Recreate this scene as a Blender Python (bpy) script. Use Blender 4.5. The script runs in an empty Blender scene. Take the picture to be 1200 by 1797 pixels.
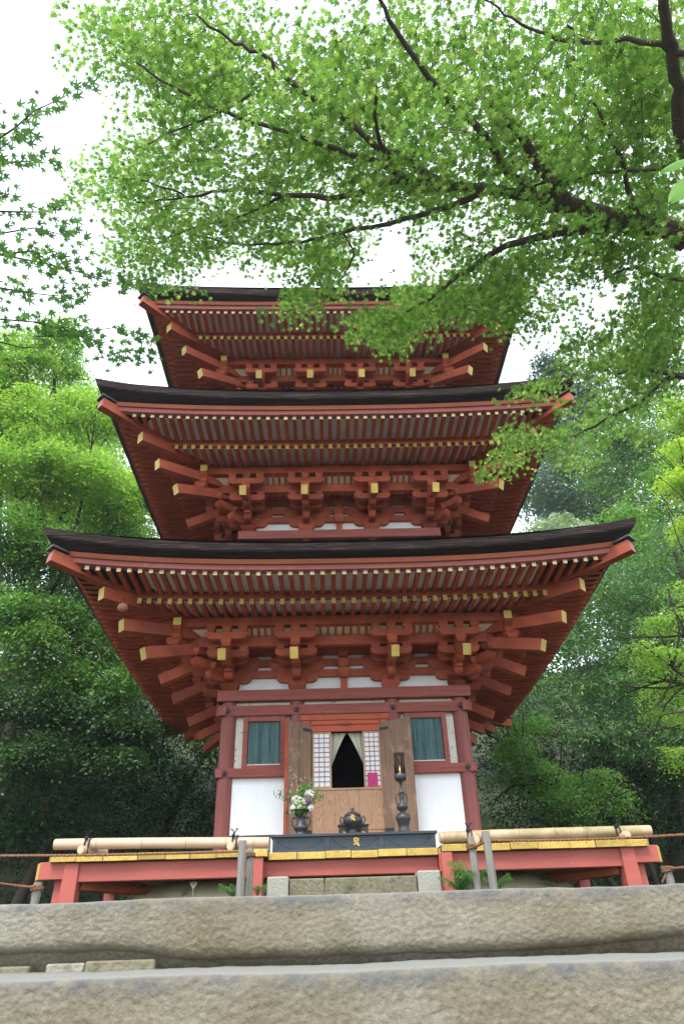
import bpy, bmesh, math, random
import numpy as np
from mathutils import Vector, Matrix, noise

random.seed(7); RNG = np.random.default_rng(11)
SC = bpy.context.scene
PI = math.pi

# ------------------------------------------------------------------ camera
CAM = np.array([-0.2093, -8.9455, -0.8252])
YAW, PITCH, ROLL, FPX = -0.02868, 0.55704, -0.03173, 1200.0
def cam_axes():
    cy, sy, cp, sp, cr, sr = math.cos(YAW), math.sin(YAW), math.cos(PITCH), math.sin(PITCH), math.cos(ROLL), math.sin(ROLL)
    f = np.array([-sy*cp, cy*cp, sp]); r0 = np.array([cy, sy, 0]); u0 = np.cross(r0, f)
    return cr*r0+sr*u0, -sr*r0+cr*u0, f
CR, CU, CF = cam_axes()
cd = bpy.data.cameras.new('camera'); cam = bpy.data.objects.new('camera', cd); SC.collection.objects.link(cam)
M = Matrix(((CR[0], CU[0], -CF[0], CAM[0]), (CR[1], CU[1], -CF[1], CAM[1]), (CR[2], CU[2], -CF[2], CAM[2]), (0, 0, 0, 1)))
cam.matrix_world = M
cd.sensor_fit = 'VERTICAL'; cd.sensor_height = 36; cd.sensor_width = 24; cd.lens = FPX/1797*36
cd.clip_start = 0.05; cd.clip_end = 500
cd.dof.use_dof = True; cd.dof.focus_distance = 9.5; cd.dof.aperture_fstop = 16
SC.camera = cam

# ------------------------------------------------------------------ light
SUN_EL, SUN_AZ = math.radians(58), math.radians(200)      # high, behind the camera, veiled by cloud
w = bpy.data.worlds.new('World'); SC.world = w; w.use_nodes = True
nt = w.node_tree; nt.nodes.clear()
out = nt.nodes.new('ShaderNodeOutputWorld')
sky = nt.nodes.new('ShaderNodeTexSky'); sky.sky_type = 'NISHITA'; sky.sun_disc = False
sky.sun_elevation = SUN_EL; sky.sun_rotation = SUN_AZ
b1 = nt.nodes.new('ShaderNodeBackground'); b1.inputs['Strength'].default_value = 0.07
nt.links.new(sky.outputs[0], b1.inputs[0])
b2 = nt.nodes.new('ShaderNodeBackground'); b2.inputs['Color'].default_value = (0.93, 0.97, 1.0, 1); b2.inputs['Strength'].default_value = 0.62
tc = nt.nodes.new('ShaderNodeTexCoord'); nz = nt.nodes.new('ShaderNodeTexNoise'); nz.inputs['Scale'].default_value = 1.6; nz.inputs['Detail'].default_value = 5
mr = nt.nodes.new('ShaderNodeMapRange'); mr.inputs['From Min'].default_value = .3; mr.inputs['From Max'].default_value = .7; mr.inputs['To Min'].default_value = .56; mr.inputs['To Max'].default_value = .72
nt.links.new(tc.outputs['Generated'], nz.inputs['Vector']); nt.links.new(nz.outputs[0], mr.inputs['Value']); nt.links.new(mr.outputs[0], b2.inputs['Strength'])
ad = nt.nodes.new('ShaderNodeAddShader'); nt.links.new(b1.outputs[0], ad.inputs[0]); nt.links.new(b2.outputs[0], ad.inputs[1])
nt.links.new(ad.outputs[0], out.inputs['Surface'])
sd = bpy.data.lights.new('sun', 'SUN'); sd.energy = 1.5; sd.angle = math.radians(25); sd.color = (1, .97, .92)
so = bpy.data.objects.new('sun', sd); SC.collection.objects.link(so)
sdir = Vector((math.sin(SUN_AZ)*math.cos(SUN_EL), math.cos(SUN_AZ)*math.cos(SUN_EL), math.sin(SUN_EL)))
so.rotation_euler = sdir.to_track_quat('Z', 'Y').to_euler(); so.location = (0, -20, 30)
SC.view_settings.view_transform = 'Standard'; SC.view_settings.look = 'None'
SC.view_settings.exposure = 1.55; SC.view_settings.gamma = 1; SC.view_settings.use_curve_mapping = False

# ------------------------------------------------------------------ helpers
def link(o): SC.collection.objects.link(o); return o
def ray(px, py): return CF + CR*((px-600)/FPX) - CU*((py-898.5)/FPX)
def aty(px, py, Y): d = ray(px, py); return CAM + d*((Y-CAM[1])/d[1])
def atz(px, py, Z): d = ray(px, py); return CAM + d*((Z-CAM[2])/d[2])

def thing(name, label, cat, loc=(0, 0, 0), rz=0, group=None):
    o = link(bpy.data.objects.new(name, None)); o.location = loc; o.rotation_euler = (0, 0, rz); o.empty_display_size = .1
    o['label'] = label; o['category'] = cat
    if group: o['group'] = group
    return o
def tag(o, label, cat, group=None):
    o['label'] = label; o['category'] = cat
    if group: o['group'] = group
    return o

class MB:
    def __init__(s): s.v = []; s.f = []; s.m = []; s.smooth = set()
    def add(s, vs, fs, mi=0, smooth=False):
        n = len(s.v); s.v += [tuple(map(float, v)) for v in vs]
        for k, f in enumerate(fs):
            if smooth: s.smooth.add(len(s.f))
            s.f.append(tuple(i+n for i in f)); s.m.append(mi[k] if isinstance(mi, (list, tuple)) else mi)
        return s
    def hexa(s, c, mi=0):      # 8 corners: bottom 0-3, top 4-7 ccw
        return s.add(c, [(3, 2, 1, 0), (4, 5, 6, 7), (0, 1, 5, 4), (1, 2, 6, 5), (2, 3, 7, 6), (3, 0, 4, 7)], mi)
    def box(s, x0, x1, y0, y1, z0, z1, mi=0):
        return s.hexa([(x0, y0, z0), (x1, y0, z0), (x1, y1, z0), (x0, y1, z0), (x0, y0, z1), (x1, y0, z1), (x1, y1, z1), (x0, y1, z1)], mi)
    def beam(s, p0, p1, wd, h, mi=0, e0=None, e1=None, up=(0, 0, 1), h1=None):
        p0 = Vector(p0); p1 = Vector(p1); d = (p1-p0).normalized(); sx = d.cross(Vector(up)).normalized(); uz = sx.cross(d)
        c = []
        for a, hh in ((p0, h), (p1, h1 or h)):
            c += [a-sx*wd/2-uz*hh/2, a+sx*wd/2-uz*hh/2, a+sx*wd/2+uz*hh/2, a-sx*wd/2+uz*hh/2]
        return s.add(c, [(0, 1, 2, 3), (7, 6, 5, 4), (1, 0, 4, 5), (2, 1, 5, 6), (3, 2, 6, 7), (0, 3, 7, 4)],
                     [mi if e0 is None else e0, mi if e1 is None else e1, mi, mi, mi, mi])
    def prism(s, poly, axis, a0, a1, mi=0, mcap=None):   # poly in the two other axes
        n = len(poly)
        def P(u, v, a): return {'x': (a, u, v), 'y': (u, a, v), 'z': (u, v, a)}[axis]
        vs = [P(u, v, a0) for u, v in poly]+[P(u, v, a1) for u, v in poly]
        fs = [tuple(range(n)), tuple(range(2*n-1, n-1, -1))]+[((i+1) % n, i, n+i, n+(i+1) % n) for i in range(n)]
        mc = mi if mcap is None else mcap
        return s.add(vs, fs, [mc, mc]+[mi]*n)
    def lathe(s, prof, c=(0, 0, 0), seg=16, mi=0, smooth=True):
        n = len(prof); vs = []
        for r, z in prof:
            for k in range(seg):
                a = 2*PI*k/seg; vs.append((c[0]+r*math.cos(a), c[1]+r*math.sin(a), c[2]+z))
        fs = [(i*seg+k, i*seg+(k+1) % seg, (i+1)*seg+(k+1) % seg, (i+1)*seg+k) for i in range(n-1) for k in range(seg)]
        s.add(vs, fs, mi, smooth)
        s.add(vs[:seg], [tuple(range(seg-1, -1, -1))], mi); s.add(vs[-seg:], [tuple(range(seg))], mi)
        return s
    def tube(s, pts, rad, seg=8, mi=0, caps=True, mcap=None):
        pts = [Vector(p) for p in pts]; n = len(pts)
        if not isinstance(rad, (list, tuple)): rad = [rad]*n
        vs = []; pv = None
        for i, p in enumerate(pts):
            d = (pts[min(i+1, n-1)]-pts[max(i-1, 0)]).normalized()
            if pv is None: a = d.cross(Vector((0, 0, 1)) if abs(d.z) < .9 else Vector((1, 0, 0))).normalized()
            else: a = (pv-d*pv.dot(d)).normalized()
            pv = a; b = d.cross(a)
            for k in range(seg):
                t = 2*PI*k/seg; vs.append(p+(a*math.cos(t)+b*math.sin(t))*rad[i])
        fs = [(i*seg+k, i*seg+(k+1) % seg, (i+1)*seg+(k+1) % seg, (i+1)*seg+k) for i in range(n-1) for k in range(seg)]
        s.add(vs, fs, mi, True)
        if caps:
            mc = mi if mcap is None else mcap
            s.add(vs[:seg], [tuple(range(seg-1, -1, -1))], mc); s.add(vs[-seg:], [tuple(range(seg))], mc)
        return s
    def mesh(s, name, mats):
        me = bpy.data.meshes.new(name); me.from_pydata(s.v, [], s.f)
        for m in (mats if isinstance(mats, (list, tuple)) else [mats]): me.materials.append(m)
        me.polygons.foreach_set('material_index', s.m)
        me.polygons.foreach_set('use_smooth', [i in s.smooth for i in range(len(s.f))]); me.update(); return me

def obj(name, mb, mats, parent=None, loc=None, rz=0, bevel=0, kind=None):
    me = mb if isinstance(mb, bpy.types.Mesh) else mb.mesh(name, mats)
    o = link(bpy.data.objects.new(name, me)); o.parent = parent
    if loc is not None: o.location = loc
    if rz: o.rotation_euler = (0, 0, rz)
    if bevel:
        m = o.modifiers.new('bevel', 'BEVEL'); m.width = bevel; m.segments = 1; m.limit_method = 'ANGLE'
    if kind: o['kind'] = kind
    return o

# ------------------------------------------------------------------ materials
def new_mat(name):
    m = bpy.data.materials.new(name); m.use_nodes = True; t = m.node_tree; p = t.nodes['Principled BSDF']; return m, t, p
def N(t, kind, **kw):
    n = t.nodes.new(kind)
    for k, v in kw.items():
        if hasattr(n, k): setattr(n, k, v)
        else: n.inputs[k].default_value = v
    return n
def mat(name, c1, c2=None, rough=.7, scale=(6, 6, 6), det=6, c3=None, s3=2.5, t3=.6, bump=.15, bscale=None, spec=.3, metal=0, coord='Object', w3=.08, rnd=0):
    """two-tone noise colour plus an optional patch colour c3 (wear, moss, stain), noise bump"""
    m, t, p = new_mat(name); L = t.links.new
    tc = N(t, 'ShaderNodeTexCoord'); mp = N(t, 'ShaderNodeMapping'); mp.inputs['Scale'].default_value = scale; L(tc.outputs[coord], mp.inputs[0])
    if rnd:
        oi = N(t, 'ShaderNodeObjectInfo'); mm = N(t, 'ShaderNodeMath', operation='MULTIPLY'); mm.inputs[1].default_value = 37; L(oi.outputs['Random'], mm.inputs[0])
        cb = N(t, 'ShaderNodeCombineXYZ'); L(mm.outputs[0], cb.inputs[0]); L(mm.outputs[0], cb.inputs[2]); L(cb.outputs[0], mp.inputs['Location'])
    nn = N(t, 'ShaderNodeTexNoise', Scale=1.0, Detail=det, Roughness=.62); L(mp.outputs[0], nn.inputs['Vector'])
    mr = N(t, 'ShaderNodeMapRange'); mr.inputs['From Min'].default_value = .3; mr.inputs['From Max'].default_value = .7; L(nn.outputs[0], mr.inputs[0])
    mx = N(t, 'ShaderNodeMix', data_type='RGBA'); L(mr.outputs[0], mx.inputs[0])
    c2 = c2 or tuple(x*.75 for x in c1)
    mx.inputs[6].default_value = (*c1, 1); mx.inputs[7].default_value = (*c2, 1); col = mx.outputs[2]
    if c3:
        n3 = N(t, 'ShaderNodeTexNoise', Scale=s3, Detail=8, Roughness=.7)
        if rnd: L(mp.outputs[0], n3.inputs['Vector'])
        else: L(tc.outputs[coord], n3.inputs['Vector'])
        r3 = N(t, 'ShaderNodeMapRange'); r3.inputs['From Min'].default_value = t3; r3.inputs['From Max'].default_value = t3+w3; L(n3.outputs[0], r3.inputs[0])
        m3 = N(t, 'ShaderNodeMix', data_type='RGBA'); L(r3.outputs[0], m3.inputs[0]); L(col, m3.inputs[6]); m3.inputs[7].default_value = (*c3, 1); col = m3.outputs[2]
    if rnd:
        hv = N(t, 'ShaderNodeHueSaturation'); r4 = N(t, 'ShaderNodeMapRange'); L(oi.outputs['Random'], r4.inputs[0]); r4.inputs['To Min'].default_value = 1-rnd; r4.inputs['To Max'].default_value = 1+rnd
        L(r4.outputs[0], hv.inputs['Value']); L(col, hv.inputs['Color']); col = hv.outputs[0]
    L(col, p.inputs['Base Color']); p.inputs['Roughness'].default_value = rough; p.inputs['Specular IOR Level'].default_value = spec; p.inputs['Metallic'].default_value = metal
    if bump:
        b = N(t, 'ShaderNodeBump', Strength=bump, Distance=.02)
        if bscale:
            nb = N(t, 'ShaderNodeTexNoise', Scale=bscale, Detail=5); L(tc.outputs[coord], nb.inputs['Vector']); L(nb.outputs[0], b.inputs['Height'])
        else: L(nn.outputs[0], b.inputs['Height'])
        L(b.outputs[0], p.inputs['Normal'])
    return m

RED = (.46, .098, .040); RED2 = (.24, .046, .022); REDW = (.42, .17, .12)
m_red = mat('red_paint', RED, RED2, .62, (4, 4, 4), c3=REDW, s3=4, t3=.56, w3=.2, bump=.15, rnd=.13)
m_redx = mat('red_paint_beam', (.31, .068, .042), (.20, .044, .03), .6, (1.5, 14, 26), c3=REDW, s3=2.5, t3=.6, w3=.2, bump=.25)
m_redcol = mat('red_paint_column', (.27, .078, .064), (.17, .052, .046), .6, (22, 22, 1.6), c3=(.38, .19, .18), s3=5, t3=.6, w3=.2, bump=.35)
m_redold = mat('old_red_beam', (.33, .088, .064), (.19, .052, .042), .65, (2, 16, 30), c3=(.38, .2, .18), s3=4, t3=.62, w3=.2, bump=.35)
m_raft = mat('red_paint_rafter', (.47, .094, .034), (.30, .056, .025), .65, (5, 5, 5), c3=(.30, .12, .09), s3=4, t3=.66, w3=.12, bump=.12, rnd=.14)
m_pink = mat('lit_faded_red_board', (.36, .12, .105), (.30, .075, .06), .6, (2, 20, 20), c3=(.42, .22, .2), s3=6, t3=.6, w3=.2, bump=.15)  # eave board's lit look painted in as pink; corner beam ends really faded
m_orange = mat('orange_red_board', (.33, .085, .03), (.22, .055, .025), .65, (2, 14, 14), bump=.15)
m_lintel = mat('bright_lintel', (.47, .088, .034), (.38, .068, .026), .5, (3, 12, 12), bump=.1)
m_deckred = mat('deck_red_paint', (.43, .108, .082), (.37, .088, .066), .55, (2, 6, 10), c3=(.50, .16, .13), s3=7, t3=.64, w3=.06, bump=.12)
m_gold = mat('yellow_ochre_end', (.60, .44, .10), (.45, .33, .08), .55, (14, 14, 14), c3=(.62, .56, .42), s3=9, t3=.6, w3=.08, bump=.1, rnd=.22)
m_goldp = mat('pale_ochre_end', (.74, .58, .26), (.62, .52, .34), .55, (16, 16, 16), c3=(.6, .38, .33), s3=12, t3=.6, w3=.08, bump=.1, rnd=.22)
m_deckyel = mat('yellow_board_end', (.56, .38, .075), (.42, .27, .06), .65, (9, 9, 14), c3=(.13, .115, .055), s3=8, t3=.53, w3=.1, bump=.4, rnd=.25)
m_decktop = mat('weathered_board_top', (.24, .20, .13), (.15, .13, .09), .8, (20, 3, 8), bump=.4, rnd=.2)
m_white = mat('white_plaster', (.80, .80, .79), (.75, .76, .76), .8, (9, 9, 1.2), c3=(.64, .64, .62), s3=2.5, t3=.58, w3=.25, bump=.06)
m_whiteold = mat('old_white_plaster', (.70, .68, .58), (.60, .58, .48), .8, (6, 6, 6), c3=(.26, .21, .17), s3=14, t3=.56, w3=.1, bump=.3)
m_shirin = mat('cream_ceiling_board', (.80, .78, .60), (.70, .68, .50), .8, (8, 8, 8), bump=.1)
m_soffit = mat('greyed_white_soffit', (.80, .77, .74), (.62, .58, .55), .85, (9, 3, 3), c3=(.2, .15, .13), s3=6, t3=.66, w3=.1, bump=.1)
m_bark = mat('cypress_bark_edge', (.011, .009, .010), (.026, .018, .017), .8, (1.2, 10, 60), c3=(.07, .032, .026), s3=.8, t3=.54, w3=.12, bump=1.0, rnd=.15)
m_barklip = mat('cypress_bark_lip', (.05, .028, .025), (.02, .014, .013), .9, (3, 30, 80), c3=(.15, .10, .09), s3=.8, t3=.52, w3=.12, bump=1.0, rnd=.15)
m_barktop = mat('cypress_bark_roof', (.075, .06, .05), (.045, .04, .032), .95, (8, 20, 8), c3=(.09, .11, .05), s3=4, t3=.6, bump=.8)
m_black = mat('black_metal', (.02, .02, .022), (.035, .033, .033), .5, (30, 30, 30), bump=.2, spec=.5)
m_iron = mat('iron_boss', (.05, .045, .045), (.03, .03, .03), .5, (30, 30, 30), bump=.2, metal=.5)
m_blind = None
m_bronze = mat('dark_bronze', (.035, .033, .036), (.055, .05, .052), .42, (12, 12, 12), bump=.12, metal=.35, spec=.5)
m_navy = mat('navy_lacquer', (.018, .028, .038), (.026, .038, .05), .42, (5, 5, 9), bump=.05, spec=.5)
m_stand = mat('navy_frame', (.022, .032, .042), (.03, .04, .052), .4, (5, 5, 9), bump=.05, spec=.5)
m_goldleaf = mat('gold_leaf', (.8, .55, .12), (.7, .45, .1), .35, (20, 20, 20), bump=.1, metal=.6)
m_door = mat('weathered_door_wood', (.30, .175, .108), (.15, .095, .066), .8, (26, 26, 1.6), c3=(.36, .23, .16), s3=5, t3=.53, w3=.1, bump=.6)
m_panelw = None
m_paper = mat('shoji_paper', (.80, .82, .84), (.76, .78, .8), .9, (3, 3, 3), bump=0)
m_mull = mat('shoji_lattice_wood', (.36, .16, .10), (.28, .12, .08), .7, (9, 9, 9), bump=.1)
m_frame = mat('sanded_wood_frame', (.45, .27, .16), (.38, .21, .12), .7, (20, 20, 2), bump=.1)
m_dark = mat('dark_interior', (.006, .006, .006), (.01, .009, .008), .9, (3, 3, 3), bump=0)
m_curtain = mat('cream_cloth', (.62, .60, .48), (.50, .48, .36), .8, (3, 3, 2), bump=.1)
m_poster = mat('magenta_paper', (.50, .045, .17), (.46, .04, .15), .8, (4, 4, 4), bump=0)
m_ink = mat('dark_ink', (.05, .01, .03), (.07, .01, .04), .8, bump=0)
m_post = mat('grey_weathered_log', (.31, .29, .25), (.15, .14, .12), .9, (30, 30, 2), c3=(.22, .24, .14), s3=4, t3=.62, bump=.8)
m_postend = mat('log_end_grain', (.36, .32, .25), (.24, .2, .16), .9, (40, 40, 40), bump=.3)
m_rope = mat('brown_rope', (.30, .15, .08), (.17, .08, .045), .95, (60, 60, 60), bump=.6)
m_tie = mat('black_cord', (.012, .012, .014), (.03, .03, .032), .8, (50, 50, 50), bump=.4)
m_mound = mat('clay_plaster_mound', (.62, .57, .38), (.48, .44, .28), .9, (3, 3, 6), c3=(.17, .18, .09), s3=2.2, t3=.56, bump=.2)
m_granite = mat('pale_granite', (.36, .34, .27), (.20, .185, .14), .9, (45, 45, 45), c3=(.16, .15, .085), s3=5, t3=.56, w3=.2, bump=.7)
m_gran2 = mat('dark_granite', (.25, .22, .15), (.13, .12, .07), .9, (30, 30, 30), c3=(.09, .085, .05), s3=6, t3=.54, w3=.2, bump=.8)
m_gran1 = mat('light_granite', (.42, .41, .36), (.27, .25, .19), .9, (60, 60, 60), bump=.6)
m_bark_t = mat('maple_bark', (.085, .07, .055), (.045, .038, .032), .9, (14, 14, 14), c3=(.16, .16, .13), s3=9, t3=.6, bump=.6)
m_barkd = mat('dark_tree_bark', (.05, .038, .028), (.03, .024, .018), .95, (10, 10, 4), bump=.6)
m_barkl = mat('pale_tree_bark', (.30, .27, .22), (.19, .17, .14), .9, (10, 10, 4), bump=.4)
m_soil = mat('leaf_litter', (.045, .035, .022), (.03, .035, .018), .95, (3, 3, 3), c3=(.035, .05, .018), s3=1.2, t3=.5, bump=.5)
m_gravel = mat('gravel_path', (.23, .21, .18), (.12, .11, .095), .95, (40, 40, 40), bump=.6)
m_vermil = mat('bell_rust', (.30, .10, .06), (.4, .2, .13), .5, (12, 12, 12), bump=.2)

def bamboo_mat():
    m, t, p = new_mat('bamboo'); L = t.links.new
    tc = N(t, 'ShaderNodeTexCoord'); mp = N(t, 'ShaderNodeMapping'); mp.inputs['Scale'].default_value = (2.2, 8, 8); L(tc.outputs['Object'], mp.inputs[0])
    n = N(t, 'ShaderNodeTexNoise', Scale=1.4, Detail=6); L(mp.outputs[0], n.inputs[0])
    r = N(t, 'ShaderNodeValToRGB'); e = r.color_ramp.elements; e[0].position = .3; e[0].color = (.62, .42, .25, 1); e[1].position = .62; e[1].color = (.24, .25, .08, 1)
    k = r.color_ramp.elements.new(.47); k.color = (.62, .50, .30, 1)
    at_ = N(t, 'ShaderNodeObjectInfo'); ad_ = N(t, 'ShaderNodeMath', operation='ADD'); L(n.outputs[0], ad_.inputs[0])
    L(at_.outputs['Color'], ad_.inputs[1]) if False else None
    L(n.outputs[0], r.inputs[0]); L(r.outputs[0], p.inputs['Base Color']); p.inputs['Roughness'].default_value = .38
    return m
m_bamboo = bamboo_mat()
m_bamboo_tan = mat('bamboo_tan', (.62, .42, .30), (.54, .36, .23), .4, (2, 12, 12), c3=(.42, .38, .18), s3=2, t3=.66, w3=.2, bump=.03)
m_bamboo_green = mat('bamboo_green', (.46, .33, .19), (.17, .18, .065), .4, (2.2, 9, 9), c3=(.56, .37, .24), s3=2.6, t3=.46, w3=.2, bump=.03)
m_bambooin = mat('bamboo_inside', (.66, .52, .33), (.5, .36, .2), .7, (9, 9, 9), bump=.1)
m_nodeline = mat('bamboo_node', (.20, .15, .09), (.13, .1, .06), .7, bump=0)

def blind_mat():      # painted lattice bars: blue-green with worn streaks
    return mat('blue_green_bar_paint', (.24, .38, .37), (.12, .21, .22), .7, (8, 8, 3), c3=(.10, .075, .07), s3=4, t3=.6, w3=.1, bump=.2, rnd=.25)
m_blind = blind_mat()
def plank_mat():
    m, t, p = new_mat('cedar_plank'); L = t.links.new
    tc = N(t, 'ShaderNodeTexCoord'); mp = N(t, 'ShaderNodeMapping'); mp.inputs['Scale'].default_value = (7, 7, .9); L(tc.outputs['Object'], mp.inputs[0])
    oi = N(t, 'ShaderNodeObjectInfo'); mm = N(t, 'ShaderNodeMath', operation='MULTIPLY'); mm.inputs[1].default_value = 19; L(oi.outputs['Random'], mm.inputs[0])
    cb = N(t, 'ShaderNodeCombineXYZ'); L(mm.outputs[0], cb.inputs[2]); L(cb.outputs[0], mp.inputs['Location'])
    n = N(t, 'ShaderNodeTexNoise', Scale=1.0, Detail=2); L(mp.outputs[0], n.inputs[0])
    mu = N(t, 'ShaderNodeMath', operation='MULTIPLY'); mu.inputs[1].default_value = 26; L(n.outputs[0], mu.inputs[0])
    fr = N(t, 'ShaderNodeMath', operation='FRACT'); L(mu.outputs[0], fr.inputs[0])
    r = N(t, 'ShaderNodeValToRGB'); e = r.color_ramp.elements; e[0].color = (.43, .245, .135, 1); e[1].color = (.30, .155, .08, 1); e[0].position = .3; e[1].position = .95
    L(fr.outputs[0], r.inputs[0]); L(r.outputs[0], p.inputs['Base Color']); p.inputs['Roughness'].default_value = .6
    return m
m_panelw = plank_mat()

def stone_mat():
    m, t, p = new_mat('rough_step_stone'); L = t.links.new
    tc = N(t, 'ShaderNodeTexCoord'); O = tc.outputs['Object']
    n1 = N(t, 'ShaderNodeTexNoise', Scale=1.6, Detail=7, Roughness=.6); L(O, n1.inputs[0])
    r1 = N(t, 'ShaderNodeValToRGB'); e = r1.color_ramp.elements; e[0].position = .33; e[0].color = (.145, .122, .074, 1); e[1].position = .68; e[1].color = (.27, .25, .195, 1)
    k = e.new(.5); k.color = (.215, .190, .136, 1); L(n1.outputs[0], r1.inputs[0])
    n2 = N(t, 'ShaderNodeTexNoise', Scale=60, Detail=5, Roughness=.7); L(O, n2.inputs[0])
    r2 = N(t, 'ShaderNodeMapRange'); r2.inputs['From Min'].default_value = .3; r2.inputs['From Max'].default_value = .7; r2.inputs['To Min'].default_value = .72; r2.inputs['To Max'].default_value = 1.22; L(n2.outputs[0], r2.inputs[0])
    mx = N(t, 'ShaderNodeMix', data_type='RGBA', blend_type='MULTIPLY'); mx.inputs[0].default_value = 1; L(r1.outputs[0], mx.inputs[6]); L(r2.outputs[0], mx.inputs[7])
    # yellow-brown stains with a shape of their own
    n3 = N(t, 'ShaderNodeTexNoise', Scale=2.7, Detail=9, Roughness=.75); L(O, n3.inputs[0])
    r3 = N(t, 'ShaderNodeMapRange'); r3.inputs['From Min'].default_value = .53; r3.inputs['From Max'].default_value = .68; r3.inputs['To Max'].default_value = .85; L(n3.outputs[0], r3.inputs[0])
    m3 = N(t, 'ShaderNodeMix', data_type='RGBA'); L(r3.outputs[0], m3.inputs[0]); L(mx.outputs[2], m3.inputs[6]); m3.inputs[7].default_value = (.115, .09, .045, 1)
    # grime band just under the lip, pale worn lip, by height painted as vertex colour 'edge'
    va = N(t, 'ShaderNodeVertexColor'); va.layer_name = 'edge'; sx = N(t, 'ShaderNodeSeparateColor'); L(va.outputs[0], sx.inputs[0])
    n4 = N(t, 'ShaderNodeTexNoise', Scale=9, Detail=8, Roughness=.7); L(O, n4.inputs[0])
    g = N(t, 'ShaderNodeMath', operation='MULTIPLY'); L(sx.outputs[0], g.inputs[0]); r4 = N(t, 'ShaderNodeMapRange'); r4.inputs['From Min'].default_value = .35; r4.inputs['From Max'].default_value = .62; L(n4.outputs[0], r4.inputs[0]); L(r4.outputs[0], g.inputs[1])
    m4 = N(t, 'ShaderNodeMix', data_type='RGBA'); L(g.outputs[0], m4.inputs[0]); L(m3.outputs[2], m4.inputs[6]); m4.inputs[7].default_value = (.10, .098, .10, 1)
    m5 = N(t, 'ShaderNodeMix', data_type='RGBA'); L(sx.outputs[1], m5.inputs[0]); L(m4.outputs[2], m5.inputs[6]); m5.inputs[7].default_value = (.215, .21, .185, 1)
    L(m5.outputs[2], p.inputs['Base Color']); p.inputs['Roughness'].default_value = .85; p.inputs['Specular IOR Level'].default_value = .25
    b = N(t, 'ShaderNodeBump', Strength=.75, Distance=.01); nb = N(t, 'ShaderNodeTexNoise', Scale=70, Detail=6, Roughness=.65); L(O, nb.inputs[0]); L(nb.outputs[0], b.inputs['Height']); L(b.outputs[0], p.inputs['Normal'])
    return m
m_stone = stone_mat()

def leaf_mat(name, c1, c2, c3=None, trans=.45, rough=.45, spec=.35, tcol=1.5):
    """colour varies leaf by leaf; light passes through the blade"""
    m = bpy.data.materials.new(name); m.use_nodes = True; t = m.node_tree; t.nodes.clear(); L = t.links.new
    o = N(t, 'ShaderNodeOutputMaterial'); g = N(t, 'ShaderNodeNewGeometry')
    r = N(t, 'ShaderNodeValToRGB'); e = r.color_ramp.elements; e[0].color = (*c1, 1); e[1].color = (*c2, 1)
    if c3: k = e.new(.93); k.color = (*c2, 1); e[2].color = (*c3, 1) if False else e[2].color; e[-1].color = (*c3, 1); e[1].position = .8
    L(g.outputs['Random Per Island'], r.inputs[0])
    p = N(t, 'ShaderNodeBsdfPrincipled'); p.inputs['Roughness'].default_value = rough; p.inputs['Specular IOR Level'].default_value = spec; L(r.outputs[0], p.inputs['Base Color'])
    tr = N(t, 'ShaderNodeBsdfTranslucent'); mu = N(t, 'ShaderNodeMix', data_type='RGBA', blend_type='MULTIPLY'); mu.inputs[0].default_value = 1; L(r.outputs[0], mu.inputs[6]); mu.inputs[7].default_value = (tcol*1.0, tcol*1.02, tcol*.72, 1)
    L(mu.outputs[2], tr.inputs[0])
    mx = N(t, 'ShaderNodeMixShader'); mx.inputs[0].default_value = trans; L(p.outputs[0], mx.inputs[1]); L(tr.outputs[0], mx.inputs[2]); L(mx.outputs[0], o.inputs[0])
    return m
l_canopy = leaf_mat('maple_leaf_canopy', (.070, .160, .036), (.185, .320, .066), (.32, .40, .15), .60, tcol=1.45)
l_sprig = leaf_mat('maple_leaf_sprig', (.050, .13, .036), (.095, .20, .05), (.16, .28, .07), .5, tcol=1.4)
l_bright = leaf_mat('maple_leaf_bright', (.13, .27, .03), (.23, .38, .05), (.36, .44, .08), .55, tcol=1.6)
l_mid = leaf_mat('maple_leaf_mid', (.055, .15, .022), (.11, .245, .034), (.20, .32, .05), .48)
l_dmid = leaf_mat('maple_leaf_shaded', (.018, .06, .012), (.04, .11, .018), (.08, .16, .03), .35)  # darker copy of the maple leaf, shade of the lower wood painted in
l_dark = leaf_mat('evergreen_leaf_shaded', (.007, .022, .007), (.016, .045, .011), (.045, .10, .024), .2, rough=.7, spec=.06)  # evergreen darkened further: deep woodland shade is put into the leaf colour
l_glossy = leaf_mat('glossy_evergreen_leaf', (.040, .11, .028), (.085, .19, .045), (.17, .27, .09), .3, rough=.4, spec=.45)
l_yellow = leaf_mat('yellow_green_leaf', (.19, .36, .03), (.32, .46, .05), (.45, .50, .08), .55, tcol=1.4)
l_pale = leaf_mat('pale_bush_leaf', (.16, .24, .12), (.34, .42, .26), (.5, .54, .42), .3)
l_conifer = leaf_mat('far_conifer_leaf', (.05, .10, .055), (.08, .14, .07), None, .2)
l_fern = leaf_mat('fern_leaf', (.07, .17, .04), (.12, .25, .06), None, .4)
l_big = leaf_mat('broad_leaf', (.16, .38, .05), (.2, .42, .06), None, .6)

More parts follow.
